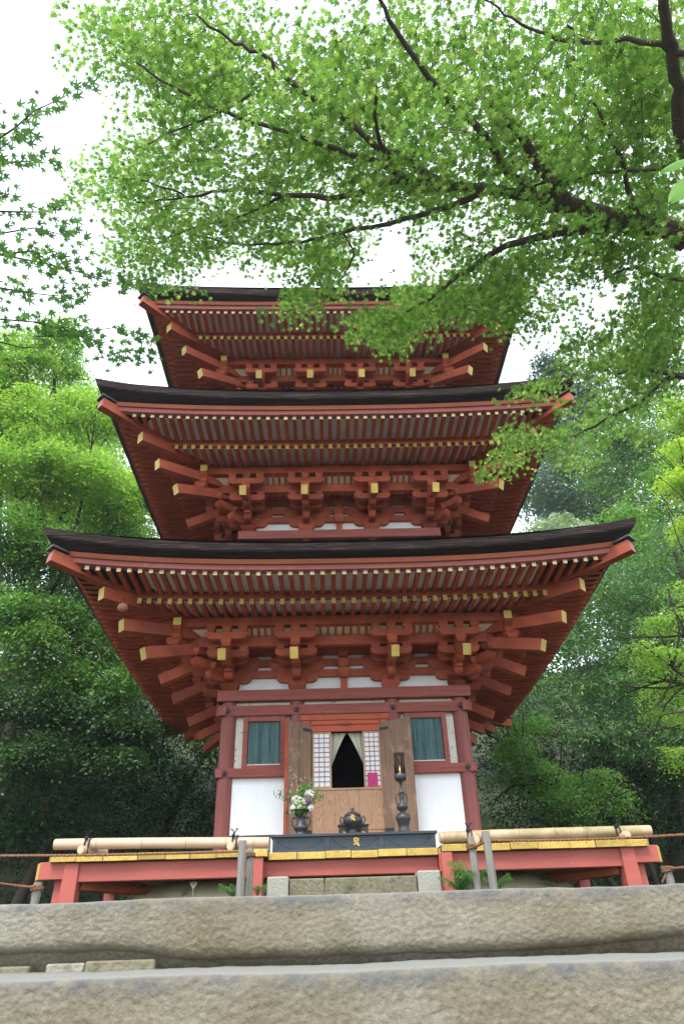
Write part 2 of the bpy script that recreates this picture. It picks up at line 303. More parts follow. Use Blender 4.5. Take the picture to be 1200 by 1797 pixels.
# ------------------------------------------------------------------ foliage
STAR = []
for k in range(5):
    a = math.radians(-104+52*k+90); L_ = (.60, .90, 1.0, .90, .60)[k]
    for da, r_, z_ in ((-11, .58, 0), (0, 1, -.12), (11, .58, 0)): b_ = a+math.radians(da); STAR.append((L_*r_*math.cos(b_), L_*r_*math.sin(b_), z_*L_))
    if k < 4: a2 = a+math.radians(26); STAR.append((.26*math.cos(a2), .26*math.sin(a2), .02))
STAR.append((.02, -.42, -.03))
STAR = np.array(STAR+[(0, 0, 0)])                       # last vertex: centre
nS = len(STAR)-1
STAR_T = [(nS, k, (k+1) % nS) for k in range(nS)]
KITE = np.array([(0, -.5, 0), (.30, 0, -.08), (0, .62, -.02), (-.30, 0, -.08)]); KITE_T = [(0, 1, 2), (0, 2, 3)]
LONG = np.array([(0, -.5, 0), (.17, -.05, -.05), (0, .7, -.12), (-.17, -.05, -.05)])
def leaf_arrays(P, Nrm, size, shape='kite', yaw=None):
    P = np.asarray(P, float); n = len(P); Nrm = Nrm/np.linalg.norm(Nrm, axis=1)[:, None]
    ref = np.tile(np.array([0., 0, 1]), (n, 1)); ref[np.abs(Nrm[:, 2]) > .95] = (1, 0, 0)
    A = np.cross(ref, Nrm); A /= np.linalg.norm(A, axis=1)[:, None]; B = np.cross(Nrm, A)
    if yaw is None: yaw = RNG.uniform(0, 2*PI, n)
    c, s = np.cos(yaw)[:, None], np.sin(yaw)[:, None]; X = A*c+B*s; Y = -A*s+B*c
    base, tri = {'kite': (KITE, KITE_T), 'long': (LONG, KITE_T), 'star': (STAR, STAR_T)}[shape]
    size = np.broadcast_to(size, (n,))[:, None, None]
    V = P[:, None, :]+size*(base[None, :, 0:1]*X[:, None]+base[None, :, 1:2]*Y[:, None]+base[None, :, 2:3]*Nrm[:, None])
    T = np.array(tri)[None]+(np.arange(n)*len(base))[:, None, None]
    return V.reshape(-1, 3), T.reshape(-1, 3)
def tri_mesh(name, V, T, m):
    me = bpy.data.meshes.new(name); me.vertices.add(len(V)); me.vertices.foreach_set('co', np.ascontiguousarray(V, dtype=np.float32).ravel())
    me.loops.add(len(T)*3); me.loops.foreach_set('vertex_index', np.ascontiguousarray(T, dtype=np.int32).ravel())
    me.polygons.add(len(T)); me.polygons.foreach_set('loop_start', np.arange(0, len(T)*3, 3, dtype=np.int32))
    me.materials.append(m); me.update(calc_edges=True); return me
def sprays(blobs, n_spray, per, srad, lsize, shape='kite', flat=.22, tiltvar=.35, shell=.55, droop=.25, spiky=0):
    """leafy sprays: flattened layers of leaves set through each ellipsoid, denser near its skin"""
    Ps, Ns, Ss = [], [], []
    vol = np.array([b[3]*b[4]*b[5] for b in blobs])**.66; cnt = np.maximum(1, (n_spray*vol/vol.sum()).astype(int))
    for b, n in zip(blobs, cnt):
        d = RNG.normal(size=(n, 3)); d /= np.linalg.norm(d, axis=1)[:, None]
        r = np.where(RNG.random(n) < shell, RNG.uniform(.78, 1.08, n), RNG.random(n)**.5)[:, None]
        C = np.array(b[:3])+d*r*np.array(b[3:6])
        nr = np.array([0, 0, 1.])+d*np.array([.6, .6, .15])*.9+RNG.normal(size=(n, 3))*.18; nr /= np.linalg.norm(nr, axis=1)[:, None]
        rad = srad*RNG.uniform(.6, 1.35, n)
        k = np.repeat(np.arange(n), per)
        q = RNG.normal(size=(len(k), 3))*.5; q -= (q*nr[k]).sum(1)[:, None]*nr[k]*(1-flat)
        rr = np.linalg.norm(q, axis=1)
        p = C[k]+q*rad[k][:, None]; p[:, 2] -= droop*rad[k]*rr**2
        nn = nr[k]+RNG.normal(size=(len(k), 3))*tiltvar+q*.5
        Ps.append(p); Ns.append(nn); Ss.append(lsize*RNG.uniform(.7, 1.25, len(k)))
    return np.concatenate(Ps), np.concatenate(Ns), np.concatenate(Ss), shape
def crown(name, parent, m, *args, kind='stuff', **kw):
    kw.setdefault('shell', .35)
    P, Nn, S, sh = sprays(*args, **kw); V, T = leaf_arrays(P, Nn, S, sh)
    if parent is not None: V = V-np.array(parent.location)
    o = link(bpy.data.objects.new(name, tri_mesh(name, V, T, m))); o.parent = parent
    return o
def wobble(p0, p1, n=7, amp=.12, sag=0):
    p0 = np.array(p0, float); p1 = np.array(p1, float); L = np.linalg.norm(p1-p0); out_ = []
    off = RNG.normal(size=3)*amp*L
    for i in range(n):
        t = i/(n-1); p = p0*(1-t)+p1*t+off*math.sin(PI*t)+RNG.normal(size=3)*amp*.15*L*(0 < i < n-1); p[2] -= sag*math.sin(PI*t)*L
        out_.append(p)
    return out_

# ================================================================== SETTING: ground
def smooth(a, b, x): t = min(1, max(0, (x-a)/(b-a))); return t*t*(3-2*t)
def terrain_z(x, y):
    z = -.78
    if y < -5.7: z = -2.35
    d = max(0, y-6.0); z += .42*d*smooth(6, 12, y) if y > 6 else 0
    ax = max(0, abs(x)-7); z += .28*ax*smooth(-2, 5, y)
    z += .12*noise.noise(Vector((x*.4, y*.4, 0)))*(y > -5)*(1 if abs(x) > 3.2 or y > 5 else .3)
    return min(z, 16)
mb = MB(); xs = np.concatenate([np.linspace(-150, -20, 12), np.linspace(-18, 18, 49), np.linspace(20, 150, 12)])
ys = np.concatenate([np.linspace(-120, -14, 8), np.linspace(-12, -5.75, 6), [-5.6], np.linspace(-5, 16, 40), np.linspace(18, 150, 16)])
vs = [(x, y, terrain_z(x, y)) for y in ys for x in xs]; nx = len(xs)
fs = [(j*nx+i, j*nx+i+1, (j+1)*nx+i+1, (j+1)*nx+i) for j in range(len(ys)-1) for i in range(nx-1)]
mb.add(vs, fs, 0, True); obj('ground', mb, m_soil, kind='structure')
mb = MB(); mb.box(-6, 6, -14, -7.9, -2.36, -2.30); obj('path', mb, m_gravel, kind='structure')

# stone steps: rough long slabs with a real, uneven face
def slab(label, x0, x1, yf, depth, zt, h, seed, undercut=True):
    NX, NZ, NY = 840, 52, 6; me_v = []; me_f = []; edge = []
    def dz_top(x): return .006*noise.noise(Vector((x*2.2, seed, 0)))+.002*noise.noise(Vector((x*14, seed, 3)))
    rows = []
    for j in range(NZ+1):                       # face, bottom to top
        t = j/NZ; row = []
        for i in range(NX+1):
            x = x0+(x1-x0)*i/NX
            low = h*(1-.0)
            if undercut: low = h-.004-.034*(1-smooth(-.95, -.62, x))-.022*smooth(.55, 1.0, x)-.010*max(0, noise.noise(Vector((x*1.9+seed, 7, 0)))+.2)-.005*noise.noise(Vector((x*9, seed, 9)))
            z = zt-low*(1-t)+dz_top(x)*t
            rnd = .014*math.exp(-(1-t)*h/.010)+(.05*math.exp(-t*h/.014) if undercut else 0)
            d = .004*noise.noise(Vector((x*3, z*5, seed)))+.0016*noise.noise(Vector((x*24, z*30, seed+4)))+.0021*noise.noise(Vector((x*75, z*90, seed+8)))
            edge.append((min(1, 1.25*math.exp(-((1-t)*h/.035)**2)), max(0, 1-(1-t)*h/.0045)))
            row.append(len(me_v)); me_v.append((x, yf-d*1.2+rnd, z))
        rows.append(row)
    for j in range(1, NY+1):
        row = []; t = j/NY
        for i in range(NX+1):
            x = x0+(x1-x0)*i/NX; edge.append((0, 1))
            row.append(len(me_v)); me_v.append((x, yf+.014+depth*t, zt+dz_top(x)+.004*noise.noise(Vector((x*6, t*9, seed)))+.002*noise.noise(Vector((x*30, t*30, seed)))))
        rows.append(row)
    for z_ in (zt-h-.04,):
        row = []
        for i in range(NX+1): edge.append((0, 0)); row.append(len(me_v)); me_v.append((x0+(x1-x0)*i/NX, yf+.014+depth, z_))
        rows.append(row)
    row = []
    for i in range(NX+1): edge.append((0, 0)); row.append(len(me_v)); me_v.append((x0+(x1-x0)*i/NX, yf+.06, zt-h-.04))
    rows.append(row)
    for a, b in zip(rows, rows[1:]+rows[:1]):
        for i in range(NX): me_f.append((a[i], a[i+1], b[i+1], b[i]))
    me = bpy.data.meshes.new('stone_step'); me.from_pydata(me_v, [], me_f); me.materials.append(m_stone)
    ca = me.color_attributes.new('edge', 'FLOAT_COLOR', 'POINT')
    ca.data.foreach_set('color', np.array([(a, b, 0, 1) for a, b in edge], dtype=np.float32).ravel())
    me.polygons.foreach_set('use_smooth', [True]*len(me_f)); me.update()
    o = link(bpy.data.objects.new('stone_step', me)); tag(o, label, 'step', 'long stone steps in the foreground'); return o
slab('upper long rough stone step with a brown stain, in front of the red deck', -2.6, 2.6, -6.35, .9, -.70, .182, 3.1)
slab('lower long rough stone step at the bottom edge of the photo', -2.6, 2.6, -6.9, .62, -.893, .19, 11.7)
slab('third stone step below the photographed ones', -2.6, 2.6, -7.4, .6, -1.09, .5, 21.7)
# rubble stones filling the gap below the upper step
for k, (x, wd) in enumerate(((-1.32, .30), (-1.06, .12), (-.885, .22), (1.22, .5))):
    mb = MB(); mb.box(x-wd/2, x+wd/2, -6.335+.008*(k % 2), -6.22, -.90, -.874+.004*(k % 3))
    o = obj('packing_stone', mb, m_gran2 if k != 1 else m_granite, bevel=.005)
    tag(o, ['flat packing stone at the left edge under the upper step', 'short whitish packing stone under the left part of the upper step', 'flat whitish packing stone where the upper step begins its undercut, left', 'long flat packing stone under the right end of the upper step'][k], 'stone', 'packing stones under the upper step')

# ================================================================== PAGODA
PZ = -.06
pag = thing('pagoda', 'red three-storey wooden pagoda with bark roofs, white plaster and yellow beam ends', 'pagoda', (0, 1.5, PZ))
def P(name, mb, mats, k=0, bevel=0, kind=None):
    o = obj(name, mb, mats, pag, (0, 0, -PZ), k*PI/2, bevel, kind); return o
def EP(i, name, me, mats, k=0, bevel=0):
    if isinstance(me, MB): me = me.mesh(name, mats)
    if i: return P(name, me, None, k, bevel)
    me = me.copy(); n = len(me.vertices); a = np.empty(n*3, np.float32); me.vertices.foreach_get('co', a); a = a.reshape(-1, 3)
    c, s_ = round(math.cos(k*PI/2)), round(math.sin(k*PI/2)); x, y = c*a[:, 0]-s_*a[:, 1], s_*a[:, 0]+c*a[:, 1]
    a[:, 0] = x; a[:, 1] = y; a[:, 2] -= .048*np.maximum(0, y+2.6); me.vertices.foreach_set('co', a.ravel()); me.update()
    return P(name, me, None, 0, bevel)
def sub(name, mb, mats, par, bevel=0):
    o = obj(name, mb, mats, par, None, 0, bevel); return o
CB = (3.395, 3.245, 3.035); HW = (1.5, 1.38, 1.25); INN = (.62, .50, .42); Z0 = (1.958, 4.44, 6.79)
LLOW = (.15, .11, .06); LTOP = (.235, .235, .14); SPC = (.126, .123, .116)
count = {'flying_rafter': 0, 'base_rafter': 0}
extra_raft = {}

def arm_profile(half, z0, z1, r=.07):      # bracket arm outline with curved lower corners
    n = 5; pts = [(-half, z1), (-half, z0+r*.9)]
    for i in range(1, n+1):
        a = i/n*PI/2; pts.append((-half+r*(1-math.cos(a))*1.15, z0+r*.9*(1-math.sin(a))))
    return pts+[(-x, z) for x, z in reversed(pts)]
def masu(mb, c, w_=.12, h=.085, mi=0):      # small bearing block, splayed lower half
    x, y, z = c; a = w_/2; b = w_/2*.68; zm = z+h*.45
    for (q0, z_0, q1, z_1) in ((b, z, a, zm), (a, zm, a, z+h)):
        mb.hexa([(x-q0, y-q0, z_0), (x+q0, y-q0, z_0), (x+q0, y+q0, z_0), (x-q0, y+q0, z_0), (x-q1, y-q1, z_1), (x+q1, y-q1, z_1), (x+q1, y+q1, z_1), (x-q1, y+q1, z_1)], mi)
    return mb
def bracket_meshes(kscale=1.0, corner=False):
    """one bracket set in its own frame: x along the wall, -y outward, z above the wall plate"""
    R = {}
    d = MB(); masu(d, (0, 0, .0), .235, .15); R['bearing_block'] = [d.mesh('bearing_block', m_red)]
    arms = []
    for (half, z0, z1, o, wd) in ((.27, .115, .235, 0, .105), (.36, .28, .385, 0, .1), (.25, .31, .40, .22, .085), (.27, .335, .43, .42, .085), (.27, .50, .59, .62, .09)):
        a = MB(); a.prism(arm_profile(half, z0, z1), 'y', -o-wd/2, -o+wd/2); arms.append(a.mesh('bracket_arm', m_red))
    for (o1, z0, z1) in ((.31, .115, .235), (.52, .225, .335)):      # forward arms with curled nose
        r = .07; pts = [(.1, z1), (.1, z0), (-o1+r, z0)]
        for i in range(1, 5): t = i/4*PI/2; pts.append((-o1+r-r*math.sin(t), z0+r*(1-math.cos(t))))
        pts += [(-o1, z1)]; a = MB(); a.prism([(y, z) for y, z in pts], 'x', -.05, .05); arms.append(a.mesh('bracket_arm', m_red))
    R['bracket_arm'] = arms
    bl = []
    for c, s in (((-.215, 0, .235), .115), ((.215, 0, .235), .115), ((-.29, 0, .385), .115), ((.29, 0, .385), .115), ((0, -.25, .235), .12), ((-.19, -.22, .40), .1), ((.19, -.22, .40), .1),
                 ((0, -.44, .335), .12), ((-.2, -.42, .40), .105), ((.2, -.42, .40), .105), ((0, -.62, .405), .125), ((-.205, -.62, .59), .11), ((0, -.62, .59), .11), ((.205, -.62, .59), .11)):
        b = MB(); masu(b, c, s, .085 if c[2] != .405 else .10); bl.append(b.mesh('bearing_block_small', m_red))
    R['small_block'] = bl
    t = MB(); t.beam((0, -.15, .535), (0, -.945, .19), .098, .138, 0, None, 1); R['tail_beam'] = [t.mesh('tail_beam', [m_red, m_gold])]
    return R
BR = bracket_meshes()
def corner_meshes(h, cb):
    """diagonal arms and tail beams of a corner, in pagoda axes for the front-left corner (direction -x,-y)"""
    R = {}; D = lambda v, z: (-v, -v, z)
    arms = []
    for v0, v1, z0, z1, wd in ((h-.05, h+.27, .115, .235, .12), (h, h+.44, .235, .345, .12)):
        a = MB(); n = 5; s2 = .5**.5
        r = .09; prof = [(v0, z1), (v0, z0), (v1-r, z0)]
        for i in range(1, 5): t = i/4*PI/2; prof.append((v1-r+r*math.sin(t), z0+r*(1-math.cos(t))))
        prof.append((v1, z1))
        vs = []
        for sg in (-1, 1):
            for v, z in prof: vs.append((-v+sg*wd/2*s2, -v-sg*wd/2*s2, z))
        m_ = len(prof); fs = [tuple(range(m_)), tuple(range(2*m_-1, m_-1, -1))]+[((i+1) % m_, i, m_+i, m_+(i+1) % m_) for i in range(m_)]
        a.add(vs, fs); arms.append(a.mesh('diagonal_arm', m_red))
    R['diagonal_arm'] = arms
    tl = []
    t = MB(); t.beam(D(h+.1, .60), D(h+.95, .215), .118, .145, 0, None, 1); tl.append(t.mesh('diagonal_tail_beam', [m_red, m_gold]))
    t = MB(); t.beam(D(h+.25, .69), D(h+1.19, .485), .118, .145, 0, None, 1); tl.append(t.mesh('diagonal_tail_beam', [m_red, m_gold]))
    R['diagonal_tail_beam'] = tl
    b = []
    for v, z, s in ((h+.24, .235, .15), (h+.44, .36, .15), (h+.66, .42, .16), (h+.66, .585, .15)):
        q = MB(); masu(q, D(v, z), s, .09); b.append(q.mesh('bearing_block_small', m_red))
    q = MB(); q.box(-h-.70, -h-.57, -h-.70, -h-.57, .55, .70); b.append(q.mesh('king_block', m_red))
    R['small_block'] = b
    return R
def place_set(name, R, par_loc, rz, label=None):
    """parts of a bracket set as sub-parts under one part of the pagoda"""
    e = link(bpy.data.objects.new(name, None)); e.parent = pag; e.location = (par_loc[0], par_loc[1], par_loc[2]-PZ); e.rotation_euler = (0, 0, rz); e.empty_display_size = .05
    for nm, ms in R.items():
        for me in ms:
            o = link(bpy.data.objects.new(nm, me)); o.parent = e
    return e

def lift(x, v, R, amt, p=2.6): return amt*(min(1.15, abs(x)*abs(v)/(R*R)))**p
def storey(i):
    h, cb, z0, inn = HW[i], CB[i], Z0[i], INN[i]
    Rt = cb-.175; Rb = h+1.18; ll, lt = LLOW[i], LTOP[i]
    LF = lambda x, v: lift(x, v, Rt, ll)
    LT = lambda x, v: lift(x, v, cb+.115, lt)
    nseg = 28
    def strip(name, mats, sect, Lf, inset=0, mi=0, flare=0):
        """board running along the eave: sect = [(v, z)] outline, mitred at the corners"""
        mb = MB(); n = len(sect); vs = []
        for s in range(nseg+1):
            t = -1+2*s/nseg
            for v, z in sect: v = v-flare*(1-abs(t)**3.5); x = t*(v-inset)*(1 if not flare else 1+flare*(1-abs(t)**3.5)/v); vs.append((x, -v, z0+z+Lf(x, v)))
        fs = []; mm = []
        for s in range(nseg):
            for k in range(n):
                a, b = s*n+k, s*n+(k+1) % n; fs.append((a, b, b+n, a+n)); mm.append(mi[k] if isinstance(mi, (list, tuple)) else mi)
        fs += [tuple(range(n-1, -1, -1)), tuple(nseg*n+k for k in range(n))]; mm += [mm[0]]*2
        mb.add(vs, fs, mm, False); return mb.mesh(name, mats)
    sb = cb-.09; T = cb+.115
    eave = [
      ('eave_board', m_pink, strip('eave_board', m_pink, [(Rt-.05, .90), (Rt+.045, .905), (Rt+.06, .958), (Rt-.05, .958)], LF, .0)),
      ('fascia_board', m_orange, strip('fascia_board', m_orange, [(Rt-.04, .959), (Rt+.085, .959), (Rt+.10, 1.013), (Rt-.04, 1.013)], LF)),
      ('bark_eave_edge', [m_bark, m_barklip, m_barktop], strip('bark_eave_edge', [m_bark, m_barklip, m_barktop], [(Rt-.1, 1.014), (sb, 1.014), (T-.05, 1.075), (T-.03, 1.09), (T, 1.165), (T-.06, 1.185), (Rt-.1, 1.18)], LT, 0, [0, 0, 1, 1, 2, 2, 0], .075)),
      ('purlin', m_red, strip('purlin', m_red, [(h+.56, .675), (h+.67, .675), (h+.67, .79), (h+.56, .79)], lambda x, v: 0)),
      ('eave_support_beam', m_red, strip('eave_support_beam', m_red, [(Rb-.10, .812), (Rb-.03, .812), (Rb-.03, .915), (Rb-.10, .915)], LF)),
      ('cantilever_beam', m_red, strip('cantilever_beam', m_red, [(h+.375, .47), (h+.465, .47), (h+.465, .605), (h+.375, .605)], lambda x, v: 0)),
    ]
    for nm, mt, me in eave:
        for k in range(4): P(nm, me, None, k) if nm in ('purlin', 'cantilever_beam') else EP(i, nm, me, None, k)
    # purlin noses with yellow end, crossing at the corners
    for k in range(4):
        for sg in (-1, 1):
            mb = MB(); x = sg*(h+.615); mb.beam((x, -h-.57, z0+.732), (x, -h-.80, z0+.70), .10, .11, 0, None, 1, h1=.10); P('purlin_nose', mb, [m_red, m_gold], k)
            a = MB(); 
            a.prism([(-h-.60, z0+.66), (-h-.60, z0+.44), (-h-.70, z0+.44), (-h-.77, z0+.49), (-h-.74, z0+.56), (-h-.80, z0+.61), (-h-.78, z0+.66)], 'x', x-.05, x+.05); P('nose_block', a, m_red, k)
    # soffit boards, white between rafters
    def soffit(va, za, vb, zb, nm):
        mb = MB(); vs = []; fs = []; nv = 4
        for s in range(nseg+1):
            t = -1+2*s/nseg
            for q in range(nv+1):
                v = va+(vb-va)*q/nv; z = za+(zb-za)*q/nv; x = t*v; vs.append((x, -v, z0+z+LF(x, v)))
        for s in range(nseg):
            for q in range(nv): a = s*(nv+1)+q; fs.append((a, a+nv+1, a+nv+2, a+1))
        mb.add(vs, fs); me = mb.mesh(nm, m_soffit)
        for k in range(4): EP(i, nm, me, None, k)
    soffit(Rt+.0, .916, Rb-.10, .922, 'upper_soffit_board'); soffit(Rb-.07, .806, h+.45, .91, 'lower_soffit_board')
    # rafters: two rows
    n = int((Rt-.10)/SPC[i])
    rows = []
    for nm, vt, zt_, zi, wd, hh, vin in (('flying_rafter', Rt, .856, .862, .05, .056, Rb-.06), ('base_rafter', Rb, .732, .84, .052, .074, h+.45)):
        for s in range(-n, n+1):
            x = s*SPC[i]+(SPC[i]/2 if False else 0)
            if abs(x) > vt-.13: continue
            v1 = max(vin, abs(x)+.03)
            if vt-v1 < .05: continue
            ne = 3; secs = []
            jx = random.uniform(-.004, .004); jz = random.uniform(-.003, .003)
            for q in range(ne+1):
                v = vt+(v1-vt)*q/ne; f = (v-vt)/(vin-vt); z = z0+zt_+(zi-zt_)*f+LF(x, v)+jz
                xx = x+jx
                secs.append([(xx-wd/2, -v, z), (xx+wd/2, -v, z), (xx+wd/2, -v, z+hh), (xx-wd/2, -v, z+hh)])
            mb = MB(); vs = sum(secs, []); fs = [(0, 1, 2, 3), (4*ne+3, 4*ne+2, 4*ne+1, 4*ne)]; mi = [1, 0]
            for q in range(ne):
                for c in range(4): a, b = q*4+c, q*4+(c+1) % 4; fs.append((b, a, a+4, b+4)); mi.append(0)
            mb.add(vs, fs, mi); rows.append((nm, mb, mb.mesh(nm, [m_raft, m_goldp if nm[0] == 'f' else m_gold])))
    for nm, mb, me in rows: count[nm] += 1; EP(i, nm, me, None, 0)
    for k in (3, 1, 2):
        for nm, mb, me in rows:
            if k != 2 and i < 1 : count[nm] += 1; EP(i, nm, me, None, k)
            else:
                big = extra_raft.setdefault(nm, MB()); c, s_ = round(math.cos(k*PI/2)), round(math.sin(k*PI/2))
                big.add([(c*x-s_*y, s_*x+c*y, z-(.048*max(0, s_*x+c*y+2.6) if i == 0 else 0)) for x, y, z in mb.v], mb.f, mb.m)
    # corner (hip) beams
    for k in range(4):
        c = .5**.5
        mb = MB(); mb.beam((-h-.3, -h-.3, z0+.93), (-(Rb+.235), -(Rb+.235), z0+.755+ll*.35), .13, .15, 0, None, 1); EP(i, 'hip_beam', mb, [m_red, m_gold], k)
        mb = MB(); mb.beam((-Rb+.05, -Rb+.05, z0+.885+ll*.4), (-cb-.01, -cb-.01, z0+.935+ll*.85), .125, .145, 0, None, 1)
        EP(i, 'corner_eave_beam', mb, [m_red, m_pink], k)
        mb = MB(); mb.beam((-cb+.12, -cb+.12, z0+1.02+ll*.85), (-cb-.03, -cb-.03, z0+1.035+ll*.9), .18, .025); EP(i, 'corner_beam_cap', mb, m_black, k)
    # cream ribbed coving between cantilever beam and purlin; wall bands behind
    for k in range(4):
        w2 = h+.40
        mb = MB(); mb.add([(-w2, -h-.40, z0+.60), (w2, -h-.40, z0+.60), (w2+.15, -h-.60, z0+.70), (-w2-.15, -h-.60, z0+.70)], [(0, 1, 2, 3)]); P('coving_board', mb, m_shirin, k)
        edges_ = [-h, -inn, inn, h]
        for a, b in zip(edges_, edges_[1:]):
            m_ = max(3, int(round((b-a-.36)/.105))); xa, xb = a+.22, b-.22
            for q in range(m_+1):
                x = xa+(xb-xa)*q/m_; r = MB(); r.beam((x, -h-.43, z0+.598), (x, -h-.60, z0+.686), .035, .05); P('coving_rib', r, m_red, k)
        # flat lattice ceiling between wall and cantilever beam
        mb = MB(); mb.box(-h-.38, h+.38, -h-.385, -h+.02, z0+.625, z0+.64); P('bracket_ceiling', mb, m_shirin, k)
        for q in range(3):
            v = h+.09+.1*q; mb = MB(); mb.box(-h-.38, h+.38, -v-.02, -v+.02, z0+.60, z0+.624); P('ceiling_lath', mb, m_red, k)
        nl = int(2*h/.105)
        for q in range(nl+1):
            x = -h+2*h*q/nl; mb = MB(); mb.box(x-.018, x+.018, -h-.375, -h+.0, z0+.602, z0+.622); P('ceiling_lath', mb, m_red, k)
        mb = MB(); mb.box(-h+.03, h-.03, -h+.012, -h+.05, z0-.02, z0+.66); P('bracket_wall_plaster', mb, m_whiteold if i == 0 and False else m_white, k)
        for za, zb in ((.186, .284), (.34, .432), (.492, .61)):
            mb = MB(); mb.box(-h-.36, h+.36, -h-.045, -h+.045, z0+za, z0+zb); P('wall_beam', mb, m_red, k)
            
    # brackets
    xs_ = (-h, -inn, inn, h)
    for k in range(4):
        c, s_ = math.cos(k*PI/2), math.sin(k*PI/2)
        for x in xs_:
            xx, yy = x, -h
            place_set('bracket_set', BR, (c*xx-s_*yy, s_*xx+c*yy, z0), k*PI/2)
        place_set('corner_bracket_set', CM[i], (0, 0, z0), k*PI/2)
        # middle strut
        mb = MB(); mb.box(-.045, .045, -h-.04, -h+.02, z0-.001, z0+.185); P('middle_strut', mb, m_red, k)
        for z in (.165, .30, .45): mb = MB(); masu(mb, (0, -h-.03, z0+z), .155, .12); P('strut_block', mb, m_red, k)
    # wall plate
    for k in range(4):
        e = h+.15 if k % 2 == 0 else h+.127; mb = MB(); mb.box(-e, e, -h-.13, -h+.13, z0-.145, z0-.001+.0005*k); P('wall_plate', mb, m_redold, k, bevel=.008)
    # body of the storey
    return
CM = [corner_meshes(HW[i], CB[i]) for i in range(3)]
for i in range(3): storey(i)
for nm, mb in extra_raft.items(): P(nm+'_rows', mb, [m_raft, m_gold], 0, kind='stuff')

# roofs (bark sheets) rising to the storey above
for i in range(3):
    T = CB[i]+.115; z0 = Z0[i]
    vin, zin = ((HW[1]+.05, 3.98), (HW[2]+.05, 6.33), (.18, 10.3))[i]
    for k in range(4):
        mb = MB(); ns, nr = 28, 12; vs = []
        for r in range(nr+1):
            q = r/nr; v = T-.055+(vin-T+.055)*q
            for s in range(ns+1):
                t = -1+2*s/ns; x = t*v; zz = z0+1.186+(zin-z0-1.186)*(.55*q+.45*q*q)+lift(x, v, T, LTOP[i])
                vs.append((x, -v, zz))
        fs = [(r*(ns+1)+s, r*(ns+1)+s+1, (r+1)*(ns+1)+s+1, (r+1)*(ns+1)+s) for r in range(nr) for s in range(ns)]
        mb.add(vs, fs, 0, True); EP(i, 'bark_roof', mb, m_barktop, k)
    # dark roof underlay closing the eave from above
    mb = MB(); R_ = CB[i]-.2; mb.box(-R_, R_, -R_, R_, z0+.985, z0+1.0); EP(i, 'roof_boarding', mb, m_dark)
# storey bodies 2 and 3: columns, rail beams, plaster
for i in (1, 2):
    h, inn, z0 = HW[i], INN[i], Z0[i]; zb = z0-.62
    for k in range(4):
        mb = MB(); mb.box(-h+.02, h-.02, -h+.03, -h+.08, zb, z0-.146); P('wall_plaster', mb, m_whiteold, k)
        mb = MB(); mb.box(-h-.12, h+.12, -h-.10, -h-.01, z0-.30, z0-.20+.0005*k); P('tie_beam', mb, m_redold, k, bevel=.006)
        for x in (-h, -inn, inn):
            mb = MB(); mb.lathe([(.09, zb), (.09, z0-.10)], (x, -h, 0), 18); P('column', mb, m_redcol, k)

